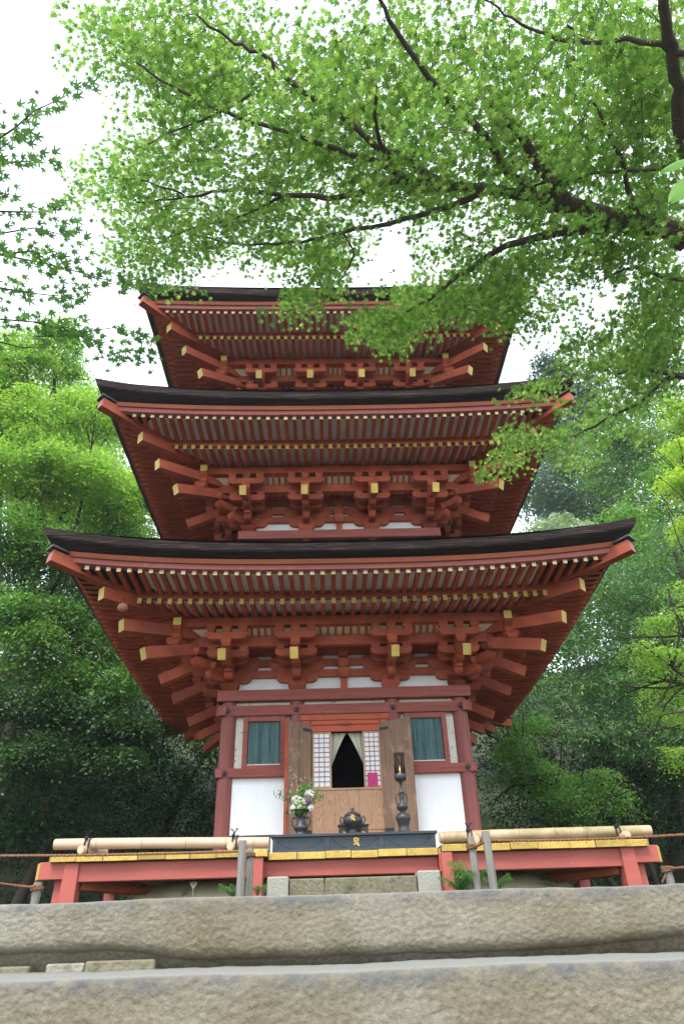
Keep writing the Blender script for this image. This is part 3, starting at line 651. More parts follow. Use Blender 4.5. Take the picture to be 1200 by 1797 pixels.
# first storey body
h, inn, z0, zf = HW[0], INN[0], Z0[0], -.05
for k in range(4):
    for x in (-h, -inn, inn):
        mb = MB(); mb.lathe([(.098, zf), (.098, z0-.144)], (x, -h, 0), 24); P('column', mb, m_redcol, k)
    e = .0005*k
    mb = MB(); mb.prism([(-h-.115, 1.756+e), (-h-.10, 1.631), (-h-.02, 1.631), (-h-.02, 1.756+e)], 'x', -h-.145, h+.145); P('tie_beam', mb, m_redold, k, bevel=.005)
    mb = MB(); mb.box(-h, h, -h-.03, -h+.05, 1.757, z0-.146); P('wall_plaster', mb, m_whiteold, k)
    for x in (-h, -inn, inn, h):
        for z in (1.693, .93):
            if z < 1 and abs(x) < 1 and k == 0: continue
            mb = MB()
            mb.prism([(x+.034*math.cos(a*PI/3), z+.034*math.sin(a*PI/3)) for a in range(6)], 'y', -h-.128, -h-.10)
            mb.prism([(x+.016*math.cos(a*PI/3), z+.016*math.sin(a*PI/3)) for a in range(6)], 'y', -h-.145, -h-.128); P('nail_cover', mb, m_iron, k)
    segs = [(-h-.115, -.70), (.70, h+.115)] if k in (0,) else [(-h-.115, h+.115)]
    for a, b in segs: mb = MB(); mb.prism([(-h-.115, .983+e), (-h-.10, .879), (-h-.02, .879), (-h-.02, .983+e)], 'x', a, b); P('tie_beam', mb, m_redold, k, bevel=.005)
    mb = MB(); mb.prism([(-h-.115, .03+e), (-h-.10, -.06), (-h-.02, -.06), (-h-.02, .03+e)], 'x', -h-.115, h+.115); P('tie_beam', mb, m_redold, k)
    for sg in (-1, 1):
        xa, xb = sorted((sg*(inn+.05), sg*(h-.05)))
        mb = MB(); mb.box(xa, xb, -h-.03, -h+.03, zf, .95); P('wall_plaster', mb, m_white, k)
        # window bay: white side strips, frame, painted bars
        mb = MB(); mb.box(xa, xb, -h-.005, -h+.03, .95, 1.64); P('bay_plaster', mb, m_whiteold, k)
        wx0, wx1 = sorted((sg*.765, sg*1.30)); 
        fr = MB(); wz0, wz1 = .984, 1.63
        def fb(x0, x1, z0_, z1_, d0=.075): fr.box(x0, x1, -h-d0, -h-.0, z0_, z1_)
        fb(wx0, wx0+.062, wz0, wz1); fb(wx1-.062, wx1, wz0, wz1); fb(wx0+.062, wx1-.062, wz1-.07, wz1, .072); fb(wx0+.062, wx1-.062, wz0, wz0+.04, .072)
        f = P('window', fr, m_redold, k, bevel=.004)
        si = MB(); si.box(wx0+.06, wx1-.06, -h-.066, -h-.02, wz0+.04, wz0+.052); sub('sill', si, m_whiteold, f)
        nb = 17; bw = (wx1-wx0-.128)/nb
        for q in range(nb):
            x = wx0+.064+bw*(q+.5); b = MB(); b.prism([(x-bw*.42, -h-.02), (x, -h-.046), (x+bw*.42, -h-.02), (x, -h-.006)], 'z', wz0+.052, wz1-.07); sub('bar', b, m_blind, f)
        bk = MB(); bk.box(wx0+.06, wx1-.06, -h-.012, -h-.008, wz0+.052, wz1-.07); sub('backing', bk, m_blind, f)
    if k:   # closed board door on the other sides
        mb = MB(); mb.box(-.5, .5, -h-.02, -h+.03, zf, 1.63); P('board_door', mb, m_door, k)
# dark room
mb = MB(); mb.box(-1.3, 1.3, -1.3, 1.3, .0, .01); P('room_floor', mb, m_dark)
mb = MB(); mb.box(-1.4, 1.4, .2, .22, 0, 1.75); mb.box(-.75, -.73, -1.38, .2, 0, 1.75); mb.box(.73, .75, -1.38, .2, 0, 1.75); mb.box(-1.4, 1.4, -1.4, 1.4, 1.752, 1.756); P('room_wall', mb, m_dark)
mb = MB(); mb.lathe([(.03, .72), (.045, .76), (.03, .80), (.018, .82), (.03, .84), (.01, .87)], (-.02, -.3, 0), 14); P('altar_statue', mb, m_goldleaf)
# front door bay
yF = -h
mb = MB(); mb.box(-.57, .57, yF-.085, yF-.01, 1.555, 1.63); P('door_lintel', mb, m_red, bevel=.006)
mb = MB(); mb.box(-.545, .545, yF-.07, yF-.01, 1.50, 1.554); P('door_lintel', mb, m_lintel, bevel=.004)
mb = MB(); mb.box(-.44, .44, yF-.05, yF-.00, 1.42, 1.499); P('door_lintel', mb, m_lintel)
mb = MB(); mb.prism([(-.085, 1.508), (-.05, 1.522), (.05, 1.522), (.085, 1.508), (.05, 1.495), (-.05, 1.495)], 'y', yF-.085, yF-.05); P('lintel_crest', mb, m_orange)
for sg in (-1, 1):
    xa, xb = sorted((sg*.44, sg*.53)); mb = MB(); mb.box(xa, xb, yF-.06, yF+.03, zf, 1.499); P('door_jamb', mb, m_red)
for q in range(6):
    xa = -.44+.88*q/6; mb = MB(); mb.box(xa+.0012, xa+.88/6-.0012, yF-.03+.001*(q % 2), yF-.005, .0, .715); P('apron_plank', mb, m_panelw)
mb = MB(); mb.box(-.44, .44, yF-.04, yF, .716, .738); P('apron_rail', mb, m_frame)
mb = MB(); mb.box(.16, .44, yF-.036, yF-.029, .262, .270); P('apron_batten', mb, m_mull)
for sg, xa, xb in ((-1, -.425, -.185), (1, .215, .44)):
    fr = MB(); fr.box(xa, xa+.022, yF-.035, yF-.01, .739, 1.42); fr.box(xb-.022, xb, yF-.035, yF-.01, .739, 1.42); fr.box(xa+.022, xb-.022, yF-.034, yF-.01, .739, .76); fr.box(xa+.022, xb-.022, yF-.034, yF-.01, 1.40, 1.42)
    f = P('shoji_screen', fr, m_frame)
    pp = MB(); pp.box(xa+.01, xb-.01, yF-.020, yF-.016, .75, 1.41); sub('paper', pp, m_paper, f)
    for q in range(1, 3): x = xa+.022+(xb-xa-.044)*q/3; b = MB(); b.box(x-.0042, x+.0042, yF-.030, yF-.020, .76, 1.40); sub('lattice_bar', b, m_mull, f)
    for q in range(1, 11): z = .76+.64*q/11; b = MB(); b.box(xa+.022, xb-.022, yF-.0285, yF-.020, z-.0042, z+.0042); sub('lattice_bar', b, m_mull, f)
# open door leaves swung outward
for sg, wdx, outy in ((-1, .285, .22), (1, .345, .23)):
    L_ = math.hypot(wdx, outy); ang = math.atan2(-outy, sg*wdx)
    e = link(bpy.data.objects.new('door_leaf', None)); e.parent = pag; e.location = (sg*.445, yF-.045, -PZ); e.rotation_euler = (0, 0, ang)
    for q in range(2):
        b = MB(); b.box(L_*q/2+.001, L_*(q+1)/2-.001, -.018, .018, .10, 1.515); sub('door_board', b, m_door, e, bevel=.003)
    b = MB(); b.box(L_+.0, L_+.012, -.03, .03, .10, 1.53); sub('edge_strip', b, m_red if sg < 0 else m_door, e)
    for z in (1.43, .25):
        b = MB(); b.box(.0, .13, -.024, .024, z-.018, z+.018); sub('hinge_strap', b, m_iron, e)
    b = MB(); b.lathe([(.022, 1.50), (.03, 1.53), (.022, 1.56)], (.0, 0, 0), 10); sub('pivot', b, m_iron, e)

# ------------------------------------------------------------------ finial
fin = MB(); fin.box(-.38, .38, -.38, .38, 10.12, 10.42); fin.lathe([(.36, 10.42), (.40, 10.55), (.22, 10.75), (.10, 10.8)], (0, 0, 0), 16); P('finial_base', fin, m_bronze)
fin = MB(); fin.lathe([(.05, 10.7), (.035, 14.2), (.01, 14.9)], (0, 0, 0), 10); P('finial_mast', fin, m_bronze)
m_ring = mat('pale_verdigris', (.30, .36, .38), (.2, .25, .28), .5, (9, 9, 9), bump=.1, metal=.3)
for q in range(7):
    z = 11.2+q*.42; r = .21-.010*q; fin = MB(); pts = [(r*math.cos(a*PI/12), r*math.sin(a*PI/12), z) for a in range(25)]; fin.tube(pts, .022, 6, caps=False)
    for a in range(4): fin.beam((0, 0, z), (r*math.cos(a*PI/2), r*math.sin(a*PI/2), z), .02, .02)
    P('finial_ring', fin, m_ring)

# ------------------------------------------------------------------ deck round the ground floor
dh = 2.9575
def deck_side(k):
    # boards, ends to the outside
    x = -dh; idx = 0
    while x < dh-.02:
        wd = min(random.uniform(.24, .36), dh-x); mid = x+wd/2
        if k == 0:
            for cut in (-.83, .885):
                if x < cut < x+wd: wd = cut-x
        mid = x+wd/2; rec = .085 if (k == 0 and -.83 <= mid <= .885) else 0
        zt = -.062-(.024 if rec else 0)+random.uniform(-.004, .004)
        ov = random.uniform(-.008, .008)
        v0 = max(abs(x), abs(x+wd), h+.12) if False else None
        inn_l, inn_r = max(abs(x), h), max(abs(x+wd), h)
        f0 = dh-rec+ov
        if f0-min(inn_l, inn_r) < .03: x += wd; continue
        inn_l = min(inn_l, f0-.01); inn_r = min(inn_r, f0-.01)
        mb = MB(); g = .0015
        mb.add([(x+g, -f0, zt-.066), (x+wd-g, -f0, zt-.066), (x+wd-g, -inn_r, zt-.05), (x+g, -inn_l, zt-.05), (x+g, -f0, zt), (x+wd-g, -f0, zt+random.uniform(-.002, .002)), (x+wd-g, -inn_r, zt), (x+g, -inn_l, zt)],
               [(3, 2, 1, 0), (4, 5, 6, 7), (0, 1, 5, 4), (1, 2, 6, 5), (2, 3, 7, 6), (3, 0, 4, 7)], [0, 0, 1, 0, 0, 0])
        P('deck_board', mb, [m_decktop, m_deckyel], k, bevel=.004); x += wd
for k in range(4): deck_side(k)
for k in range(4):
    if k == 0:
        for a, b, v in ((-2.72, -.93, dh-.07), (-.93, .86, dh-.155), (.86, 2.72, dh-.07)):
            mb = MB(); mb.box(a+.001, b-.001, -v-.0, -v+.10, -.297+(.0 if v > dh-.1 else .0), -.131 if v > dh-.1 else -.156); P('deck_beam', mb, m_deckred, k, bevel=.006)
    else:
        mb = MB(); mb.box(-2.72, 2.72, -dh+.07, -dh+.17, -.297, -.131); P('deck_beam', mb, m_deckred, k, bevel=.006)
    for sg in (-1, 1):
        # crossing beam stubs beyond the corner posts
        if k % 2 == 0:      # stub of the crossing beam, its end cut slightly oblique and painted yellow
            xf, xb, xi = sg*3.055, sg*3.125, sg*2.80; y0_, y1_ = -dh+.065, -dh+.185; c8 = [(xi, y0_), (xf, y0_), (xb, y1_), (xi, y1_)]
            if sg < 0: c8 = [c8[1], c8[0], c8[3], c8[2]]
            mb = MB(); mb.hexa([(a, b, -.268) for a, b in c8]+[(a, b, -.116) for a, b in c8]); mb.m[-6:] = [0, 0, 0, 1 if sg > 0 else 0, 0, 1 if sg < 0 else 0]; P('deck_beam_end', mb, [m_deckred, m_deckyel], k, bevel=.004)
        mb = MB(); mb.hexa([(sg*2.75-.08, -dh+.035, -.85), (sg*2.75+.08, -dh+.035, -.85), (sg*2.75+.08, -dh+.2, -.85), (sg*2.75-.08, -dh+.2, -.85), (sg*2.74-.07, -dh+.045, -.13), (sg*2.74+.07, -dh+.045, -.13), (sg*2.74+.07, -dh+.19, -.13), (sg*2.74-.07, -dh+.19, -.13)]); P('deck_post', mb, m_deckred, k, bevel=.005)
        mb = MB(); xo = sg*.93; mb.box(xo-.055, xo+.055, -dh+.01, -dh+.14, -.85, -.130); P('deck_post', mb, m_deckred, k, bevel=.005)
        mb = MB(); mb.beam((sg*2.66, -dh+.15, -.33), (sg*2.0, -dh+.9, -.36), .05, .06); P('deck_brace', mb, m_orange, k)
# rounded clay mound the pagoda stands on
mb = MB(); n1, n2 = 48, 10; vs = []
for j in range(n2+1):
    t = j/n2*PI/2; rr = math.cos(t)**.55 if t < PI/2-1e-6 else 0; zz = -.80+.56*math.sin(t)**.8
    for a in range(n1):
        th = 2*PI*a/n1; c, s_ = math.cos(th), math.sin(th); q = (abs(c)**5+abs(s_)**5)**(-1/5.)
        rad = 1.75+.95*rr; vs.append((c*q*rad, s_*q*rad, zz))
fs = [(j*n1+a, j*n1+(a+1) % n1, (j+1)*n1+(a+1) % n1, (j+1)*n1+a) for j in range(n2) for a in range(n1)]+[tuple(n2*n1+a for a in range(n1))]
mb.add(vs, fs, 0, True); P('clay_mound', mb, m_mound)

# ================================================================== THINGS ON AND AROUND THE DECK
def V3(px, py, Y): return Vector(aty(px, py, Y).tolist())
# altar stand
tab = thing('altar_table', 'low navy lacquered offering stand with three framed panels and a gold letter', 'altar table', (.03, -1.16, -.084))
def A(name, mb, m, bevel=0): return obj(name, mb, m, tab, None, 0, bevel)
mb = MB(); mb.box(-.85, .85, -.125, .125, .145, .170); A('table_top', mb, m_stand, .003)
mb = MB(); mb.box(-.83, .83, -.10, .11, .0, .03); A('base_rail', mb, m_stand, .003)
for q in range(3):
    xa = -.83+1.66*q/3; mb = MB(); mb.box(xa+.025, xa+1.66/3-.025, -.088, -.075, .03, .145); pnl = A('front_panel', mb, m_navy)
    for sg in (-1, 1):
        mb = MB(); xc = xa+1.66/6+sg*.235; pts = [(xc-sg*.16*(1-t), -.0895, .045+.075*(t**2)) for t in np.linspace(0, 1, 8)]; mb.tube(pts, .0025, 4); sub('carved_line', mb, m_stand, pnl)
for q in range(4):
    xc = -.83+1.66*q/3; xc = min(max(xc, -.805), .805); mb = MB(); mb.box(xc-.025, xc+.025, -.098, .10, .03, .145); A('stile', mb, m_stand, .003)
mb = MB(); mb.box(-.80, .80, .08, .10, .03, .145); A('back_panel', mb, m_navy)
def siddham(mb, cx, cz, s, y, th=.004):
    def st(pts, w_): 
        for (a, b) in zip(pts, pts[1:]): mb.beam((cx+a[0]*s, y, cz+a[1]*s), (cx+b[0]*s, y, cz+b[1]*s), w_*s, th, up=(0, 1, 0))
    st([(-.35, .42), (-.05, .5), (.28, .42), (.32, .2), (.05, .1)], .15); st([(-.12, .48), (-.3, .2), (-.22, -.02), (.1, .0), (.05, .12), (-.1, .22)], .13)
    st([(.05, .0), (-.1, -.25), (-.35, -.35), (-.3, -.2)], .13); st([(.0, -.1), (.2, -.3), (.42, -.5)], .17); st([(.2, .3), (.25, -.1), (.3, -.3)], .1)
mb = MB(); siddham(mb, .02, .088, .072, -.0915); A('gold_letter', mb, m_goldleaf)

# vase
ZT = .088
vz = thing('flower_vase', 'black bronze two-handled vase on the left of the navy stand', 'vase', (-.518, -1.16, ZT))
mb = MB(); mb.lathe([(.062, 0), (.066, .012), (.05, .022), (.052, .035), (.075, .06), (.078, .075), (.066, .095), (.046, .12), (.042, .15), (.05, .185), (.075, .215), (.108, .236), (.112, .244), (.098, .24), (.05, .20), (.03, .17)], seg=24); obj('vase_body', mb, m_bronze, vz)
for sg in (-1, 1):
    mb = MB(); mb.tube([(sg*.05, 0, .165), (sg*.085, 0, .17), (sg*.098, 0, .14), (sg*.09, 0, .10), (sg*.078, 0, .085)], .008, 8); obj('handle', mb, m_bronze, vz)
# bouquet
bq = thing('flower_bouquet', 'white hydrangeas with green sprigs and one purple bloom in the black vase', 'flowers', (-.518, -1.16, .30))
def petals(c, r, n, s, m, name):
    d = RNG.normal(size=(n, 3)); d /= np.linalg.norm(d, axis=1)[:, None]; p = np.array(c)+d*r*RNG.uniform(.85, 1.05, (n, 1)); V, T = leaf_arrays(p, d+RNG.normal(size=(n, 3))*.3, s*RNG.uniform(.8, 1.2, n)); o = link(bpy.data.objects.new(name, tri_mesh(name, V, T, m))); o.parent = bq; return o
m_petal = leaf_mat('white_petal', (.62, .66, .55), (.80, .80, .76), (.72, .70, .52), .3, tcol=1.0)
m_petalp = leaf_mat('purple_petal', (.22, .09, .35), (.30, .14, .45), None, .3, tcol=1.0)
m_petalc = leaf_mat('cream_petal', (.50, .50, .28), (.62, .56, .40), None, .3, tcol=1.0)
for c, r, m, nm in (((-.075, -.03, .035), .050, m_petal, 'white_bloom'), ((-.03, -.05, .115), .055, m_petal, 'white_bloom'), ((.09, -.02, .175), .055, m_petal, 'white_bloom'), ((.10, -.04, .04), .038, m_petal, 'white_bloom'), ((.045, -.02, .0), .033, m_petal, 'white_bloom'),
                    ((-.06, -.01, .13), .045, m_petal, 'white_bloom'), ((.04, -.06, .10), .035, m_petalc, 'cream_bloom'), ((-.01, -.07, .045), .036, m_petalc, 'cream_bloom'), ((.075, -.07, .105), .024, m_petalp, 'purple_bloom')):
    petals(c, r, 110, .026, m, nm)
petals((0, -.01, .04), .085, 240, .05, l_mid, 'foliage'); 
for q, (tip, n, lm, sz) in enumerate((((-.26, 0, .20), 26, l_glossy, .042), ((-.20, .02, .24), 22, l_glossy, .04), ((-.12, .0, .45), 30, m_petalc, .015), ((-.03, .02, .36), 40, m_petalc, .015), ((.03, .03, .30), 46, l_fern, .045), ((.12, .03, .30), 46, l_fern, .045), ((.18, .0, .21), 40, l_fern, .045), ((.24, -.01, .17), 34, l_fern, .04), ((-.15, -.02, -.02), 10, l_dark, .035), ((.0, 0, .22), 50, l_mid, .05))):
    base = np.array((0, 0, -.05)); tip = np.array(tip); pts = [base*(1-t)+tip*t+np.array((0, 0, .05*math.sin(PI*t))) for t in np.linspace(0, 1, 6)]
    mb = MB(); mb.tube(pts, .003, 5); st = obj('stem', mb, m_barkd if q < 4 else l_mid, bq)
    tt = RNG.uniform(.4, 1.02, n); p = np.array([base*(1-t)+tip*t+np.array((0, 0, .05*math.sin(PI*t))) for t in tt])+RNG.normal(size=(n, 3))*(.022 if sz > .03 else .03)
    V, T = leaf_arrays(p, RNG.normal(size=(n, 3))+np.array((0, -.8, .6)), sz*RNG.uniform(.7, 1.2, n), 'long' if sz > .02 else 'kite'); o = link(bpy.data.objects.new('leaf_spray', tri_mesh('leaf_spray', V, T, lm))); o.parent = bq
# incense burner
ib = thing('incense_burner', 'round lidded black bronze incense burner in the middle of the stand', 'incense burner', (.022, -1.19, ZT))
mb = MB(); mb.lathe([(.05, 0), (.055, .01), (.035, .03), (.04, .045), (.085, .075), (.105, .115), (.10, .145), (.085, .158), (.092, .166)], seg=26); obj('burner_bowl', mb, m_bronze, ib)
mb = MB(); mb.lathe([(.09, .166), (.078, .185), (.045, .203), (.018, .212), (.010, .22), (.020, .232), (.012, .246), (.002, .252)], seg=22); obj('lid', mb, m_bronze, ib)
for sg in (-1, 1):
    mb = MB(); mb.tube([(sg*.09, 0, .145), (sg*.12, 0, .165), (sg*.132, 0, .13), (sg*.115, 0, .095), (sg*.098, 0, .10)], .009, 8); obj('handle', mb, m_bronze, ib)
mb = MB(); siddham(mb, .0, .135, .05, -.108); obj('gold_letter', mb, m_goldleaf, ib)
# offering box behind the burner
ob = thing('offertory_box', 'small dark wooden box with gold characters behind the incense burner', 'box', (.03, -1.02, -.084))
mb = MB(); mb.box(-.155, .155, -.06, .06, 0, .262); obj('box_body', mb, mat('dark_brown_box', (.06, .04, .032), (.035, .025, .02), .5, (8, 8, 8)), ob, None, 0, .004)
mb = MB(); mb.box(-.165, .165, -.07, .07, .263, .275); obj('box_rim', mb, m_bronze, ob)
def text_obj(body, size, name, m, parent, loc, rot=(PI/2, 0, 0), extr=.001):
    cu = bpy.data.curves.new('text', 'FONT'); cu.body = body; cu.size = size; cu.align_x = 'CENTER'; cu.align_y = 'CENTER'; cu.extrude = extr
    t = bpy.data.objects.new('text', cu); SC.collection.objects.link(t); bpy.context.view_layer.update()
    me = bpy.data.meshes.new_from_object(t.evaluated_get(bpy.context.evaluated_depsgraph_get())); bpy.data.objects.remove(t)
    me.materials.clear(); me.materials.append(m); o = link(bpy.data.objects.new(name, me)); o.parent = parent; o.location = loc; o.rotation_euler = rot; return o
text_obj('浄', .042, 'gold_character', m_goldleaf, ob, (-.095, -.062, .185)); text_obj('財', .042, 'gold_character', m_goldleaf, ob, (.105, -.062, .185))
# candle stand
cs = thing('candle_stand', 'tall black bronze candlestick with two handles and a glass shade', 'candlestick', (.553, -1.16, ZT))
mb = MB(); mb.lathe([(.060, 0), (.066, .012), (.052, .03), (.056, .07), (.078, .125), (.080, .15), (.064, .175), (.030, .188), (.026, .20), (.055, .225), (.062, .25), (.048, .278), (.022, .292), (.024, .32), (.030, .36), (.026, .385), (.032, .392), (.018, .405), (.017, .48), (.024, .492), (.03, .50)], seg=22); obj('stand_body', mb, m_bronze, cs)
mb = MB(); mb.lathe([(.03, .50), (.055, .508), (.066, .535), (.068, .575), (.060, .58), (.055, .565)], seg=22); obj('candle_cup', mb, m_bronze, cs)
for sg in (-1, 1):
    mb = MB(); mb.tube([(sg*.026, 0, .375), (sg*.052, 0, .372), (sg*.060, 0, .34), (sg*.056, 0, .30), (sg*.045, 0, .275)], .007, 8); obj('handle', mb, m_bronze, cs)
def glass_mat():
    m, t, p = new_mat('smoked_glass'); p.inputs['Base Color'].default_value = (.50, .50, .47, 1); p.inputs['Roughness'].default_value = .08; p.inputs['Transmission Weight'].default_value = 1; p.inputs['IOR'].default_value = 1.12; return m
m_glass = glass_mat()
gs = MB(); sg_ = 24; r = .058
for (ra, za, rb, zb) in ((r, .575, r, .80),): gs.lathe([(ra, za), (rb, zb)], seg=24)
gs.f = gs.f[:24]; gs.m = gs.m[:24]; gs.smooth = set(range(24))
g = obj('glass_shade', gs, m_glass, cs); mo = g.modifiers.new('solid', 'SOLIDIFY'); mo.thickness = .003
mb = MB(); mb.lathe([(.0605, .792), (.0605, .800)], seg=24); mb.f = mb.f[:24]; mb.m = mb.m[:24]; obj('shade_rim', mb, m_black, cs)
m_wax = mat('candle_wax', (.75, .70, .60), bump=0, rough=.5)
mb = MB(); mb.lathe([(.018, .56), (.018, .612), (.010, .616)], seg=12); cd_ = tag(obj('candle', mb, m_wax), 'short white lit candle inside the glass shade', 'candle'); cd_.location = cs.location
def flame_mat():
    m, t, p = new_mat('flame'); p.inputs['Emission Color'].default_value = (1, .62, .22, 1); p.inputs['Emission Strength'].default_value = 1.6; p.inputs['Base Color'].default_value = (0, 0, 0, 1); return m
mb = MB(); mb.lathe([(.002, .616), (.006, .626), (.0065, .636), (.0035, .655), (.0005, .675)], seg=10); fl = obj('flame', mb, flame_mat(), cd_)

# curtain and poster
cu = thing('curtain', 'cream cloth tied back to both sides of the dark doorway', 'curtain', (.02, .06, 1.42))
for sg, w0 in ((-1, .20), (1, .20)):
    mb = MB(); vs = []; nu, nv = 14, 12
    for j in range(nv+1):
        t = j/nv; z = -.40*t
        for i in range(nu+1):
            s = i/nu; inner = sg*.005+ (sg*.205-sg*.005)*(t**.85); x = inner+(sg*.21-inner)*s
            vs.append((x, .018*math.sin(s*16+t*2)*(.4+t*.4), z))
    fs = [(j*(nu+1)+i, j*(nu+1)+i+1, (j+1)*(nu+1)+i+1, (j+1)*(nu+1)+i) for j in range(nv) for i in range(nu)]
    mb.add(vs, fs, 0, True); obj('curtain_half', mb, m_curtain, cu)
po = thing('poster', 'magenta paper notice with handwriting on the right lattice screen', 'notice', (.325, -.042, .82))
pw, ph = .105, .15
mb = MB(); mb.box(-pw/2-.015, pw/2+.005, -.001, .001, -ph/2, ph/2+.012); obj('paper_sheet', mb, m_poster, po)
mb = MB(); rr = random.Random(4)
for cx, sz, n in ((-.045, .009, 10), (.0, .02, 3), (.04, .008, 9)):
    for q in range(n):
        z = ph*.36-(ph*.72)*(q+.3)/n if sz < .015 else .028-q*.026
        for _ in range(4): 
            a = rr.choice((0, PI/2, PI/4, .2)); x0 = cx+rr.uniform(-.4, .4)*sz; z0_ = z+rr.uniform(-.4, .4)*sz; L_ = sz*rr.uniform(.4, .8)
            mb.beam((x0-L_/2*math.cos(a), -.002, z0_-L_/2*math.sin(a)), (x0+L_/2*math.cos(a), -.002, z0_+L_/2*math.sin(a)), sz*.12, .0008, up=(0, 1, 0))
obj('handwriting', mb, m_ink, po)

# bamboo rails
def bamboo(name, label, p0, p1, r, m, nodes, cat='bamboo pole', group=None):
    p0, p1 = Vector(p0), Vector(p1); d = p1-p0; L_ = d.length
    t_ = thing(name, label, cat, p0, group=group); t_.rotation_euler = d.to_track_quat('X', 'Z').to_euler()
    pts, rad = [], []
    xs_ = [0]; xs_ += [x for q in nodes for x in (q*L_-.012, q*L_-.004, q*L_+.004, q*L_+.012)]; xs_ += [L_]
    for k, x in enumerate(xs_):
        pts.append((x, 0, .004*math.sin(x*2))); rad.append(r*(1.0+.05*((k-1) % 4 in (1, 2) and 0 < k < len(xs_)-1)+.01*math.sin(x*5)))
    mb = MB(); mb.tube(pts, rad, 18, 0, True, 1); obj('cane', mb, [m, m_bambooin], t_)
    for q in nodes: mb = MB(); mb.tube([(q*L_-.0022, 0, .004*math.sin(q*L_*2)), (q*L_+.0022, 0, .004*math.sin(q*L_*2))], r*1.065, 18); obj('node_ring', mb, m_nodeline, t_)
    if r > .03:
        for x in (-.001, L_+.001): mb = MB(); mb.tube([(x-.0006, 0, 0), (x+.0006, 0, 0)], r*.80, 16); obj('hollow_end', mb, m_bambooin, t_)
    return t_
bamboo('bamboo_rail', 'long tan bamboo pole lying on the left half of the red deck', V3(97, 1482, -1.30), V3(472, 1478, -1.33), .051, m_bamboo_tan, [.20, .41, .615, .80, .93])
bamboo('bamboo_rail', 'long greenish bamboo pole lying on the right half of the red deck', V3(771, 1470, -1.33), V3(1140, 1457, -1.30), .053, m_bamboo_green, [.02, .17, .37, .54, .69])
for px, py, lab in ((142, 1491, 'short bamboo crosspiece under the outer end of the left pole'), (404, 1490, 'short bamboo crosspiece under the inner part of the left pole'), (1101, 1465, 'short bamboo crosspiece under the outer end of the right pole'), (836, 1478, 'short bamboo crosspiece under the inner part of the right pole')):
    p = V3(px, py, -1.42); q = p+Vector((.12 if px < 600 else -.12, .42, .012)); 
    p.z = max(p.z, -.02); q.z = p.z+.01
    bamboo('bamboo_crosspiece', lab, p, q, .038, m_bamboo_tan, [.5], group='bamboo crosspieces')
def tie(px, py, Y, lab, s=1):
    c = V3(px, py, Y); t_ = thing('cord_tie', lab, 'cord', c, group='black cord ties')
    for dx in (-.03, .012):
        mb = MB(); pts = []
        for a in range(15):
            th = 2*PI*a/14; pts.append((dx+.02*math.sin(th*.5)+.01*math.cos(th), .062*math.cos(th)-.0+.05, .10*math.sin(th)*s-.02))
        mb.tube(pts, .0075, 6); obj('cord_loop', mb, m_tie, t_)
    mb = MB(); mb.lathe([(.004, -.01), (.02, .0), (.02, .02), (.004, .03)], (-.01, .0, .06), 8); obj('knot', mb, m_tie, t_)
    for a, b in (((-.01, 0, .08), (-.035, -.02, .13)), ((-.01, 0, .08), (.02, -.02, .135))):
        mb = MB(); mid = ((a[0]+b[0])/2+.012, -.01, (a[2]+b[2])/2+.01); mb.tube([a, mid, b, (b[0]+.02, b[1], b[2]-.01)], .006, 6); obj('cord_end', mb, m_tie, t_)
tie(152, 1484, -1.36, 'black cord tie at the outer end of the left bamboo pole'); tie(411, 1480, -1.38, 'black cord tie near the inner end of the left bamboo pole')
tie(1085, 1463, -1.36, 'black cord tie at the outer end of the right bamboo pole'); tie(824, 1470, -1.38, 'black cord tie near the inner end of the right bamboo pole')
# low board stands at the bamboo ends
t_ = thing('low_stand', 'low dark board stand behind the inner end of the left bamboo pole', 'stand', V3(440, 1495, -.95))
mb = MB(); mb.box(-.28, .26, -.06, .06, .135, .152); obj('board_top', mb, m_black, t_); mb = MB(); mb.box(-.15, .20, -.05, .05, -.03, .134); obj('block', mb, m_postend, t_, None, 0, .004)
t_ = thing('wooden_block', 'small brown wooden block under the inner end of the right bamboo pole', 'block', V3(805, 1488, -1.15))
mb = MB(); mb.box(-.16, .12, -.05, .05, -.06, .05); obj('block_body', mb, mat('brown_block', (.17, .12, .10), (.1, .07, .06), .8, (20, 4, 4)), t_, None, 0, .004); mb = MB(); mb.box(-.17, .13, -.06, .06, .051, .062); obj('block_cap', mb, m_black, t_)

# stone stair block under the deck centre
sb_ = [(-.80, -.605, -.315, m_granite, 'left cheek stone of the small stair under the deck'), (-.600, -.275, -.335, m_granite, 'left mottled stone between the cheek stones of the small stair'), (-.270, .585, -.335, m_granite, 'long mottled stone between the cheek stones of the small stair'), (.590, .80, -.300, m_granite, 'right cheek stone of the small stair under the deck')]
for q, (xa, xb, zt, m_, lab) in enumerate(sb_):
    mb = MB(); fr = -1.80 if q in (0, 3) else -1.76; mb.box(xa, xb, fr, -1.52, -.82, zt-.012)
    tag(obj('stair_stone', mb, m_gran1 if q in (0, 3) else m_gran2, bevel=.010), lab, 'stone', 'stones of the small stair')

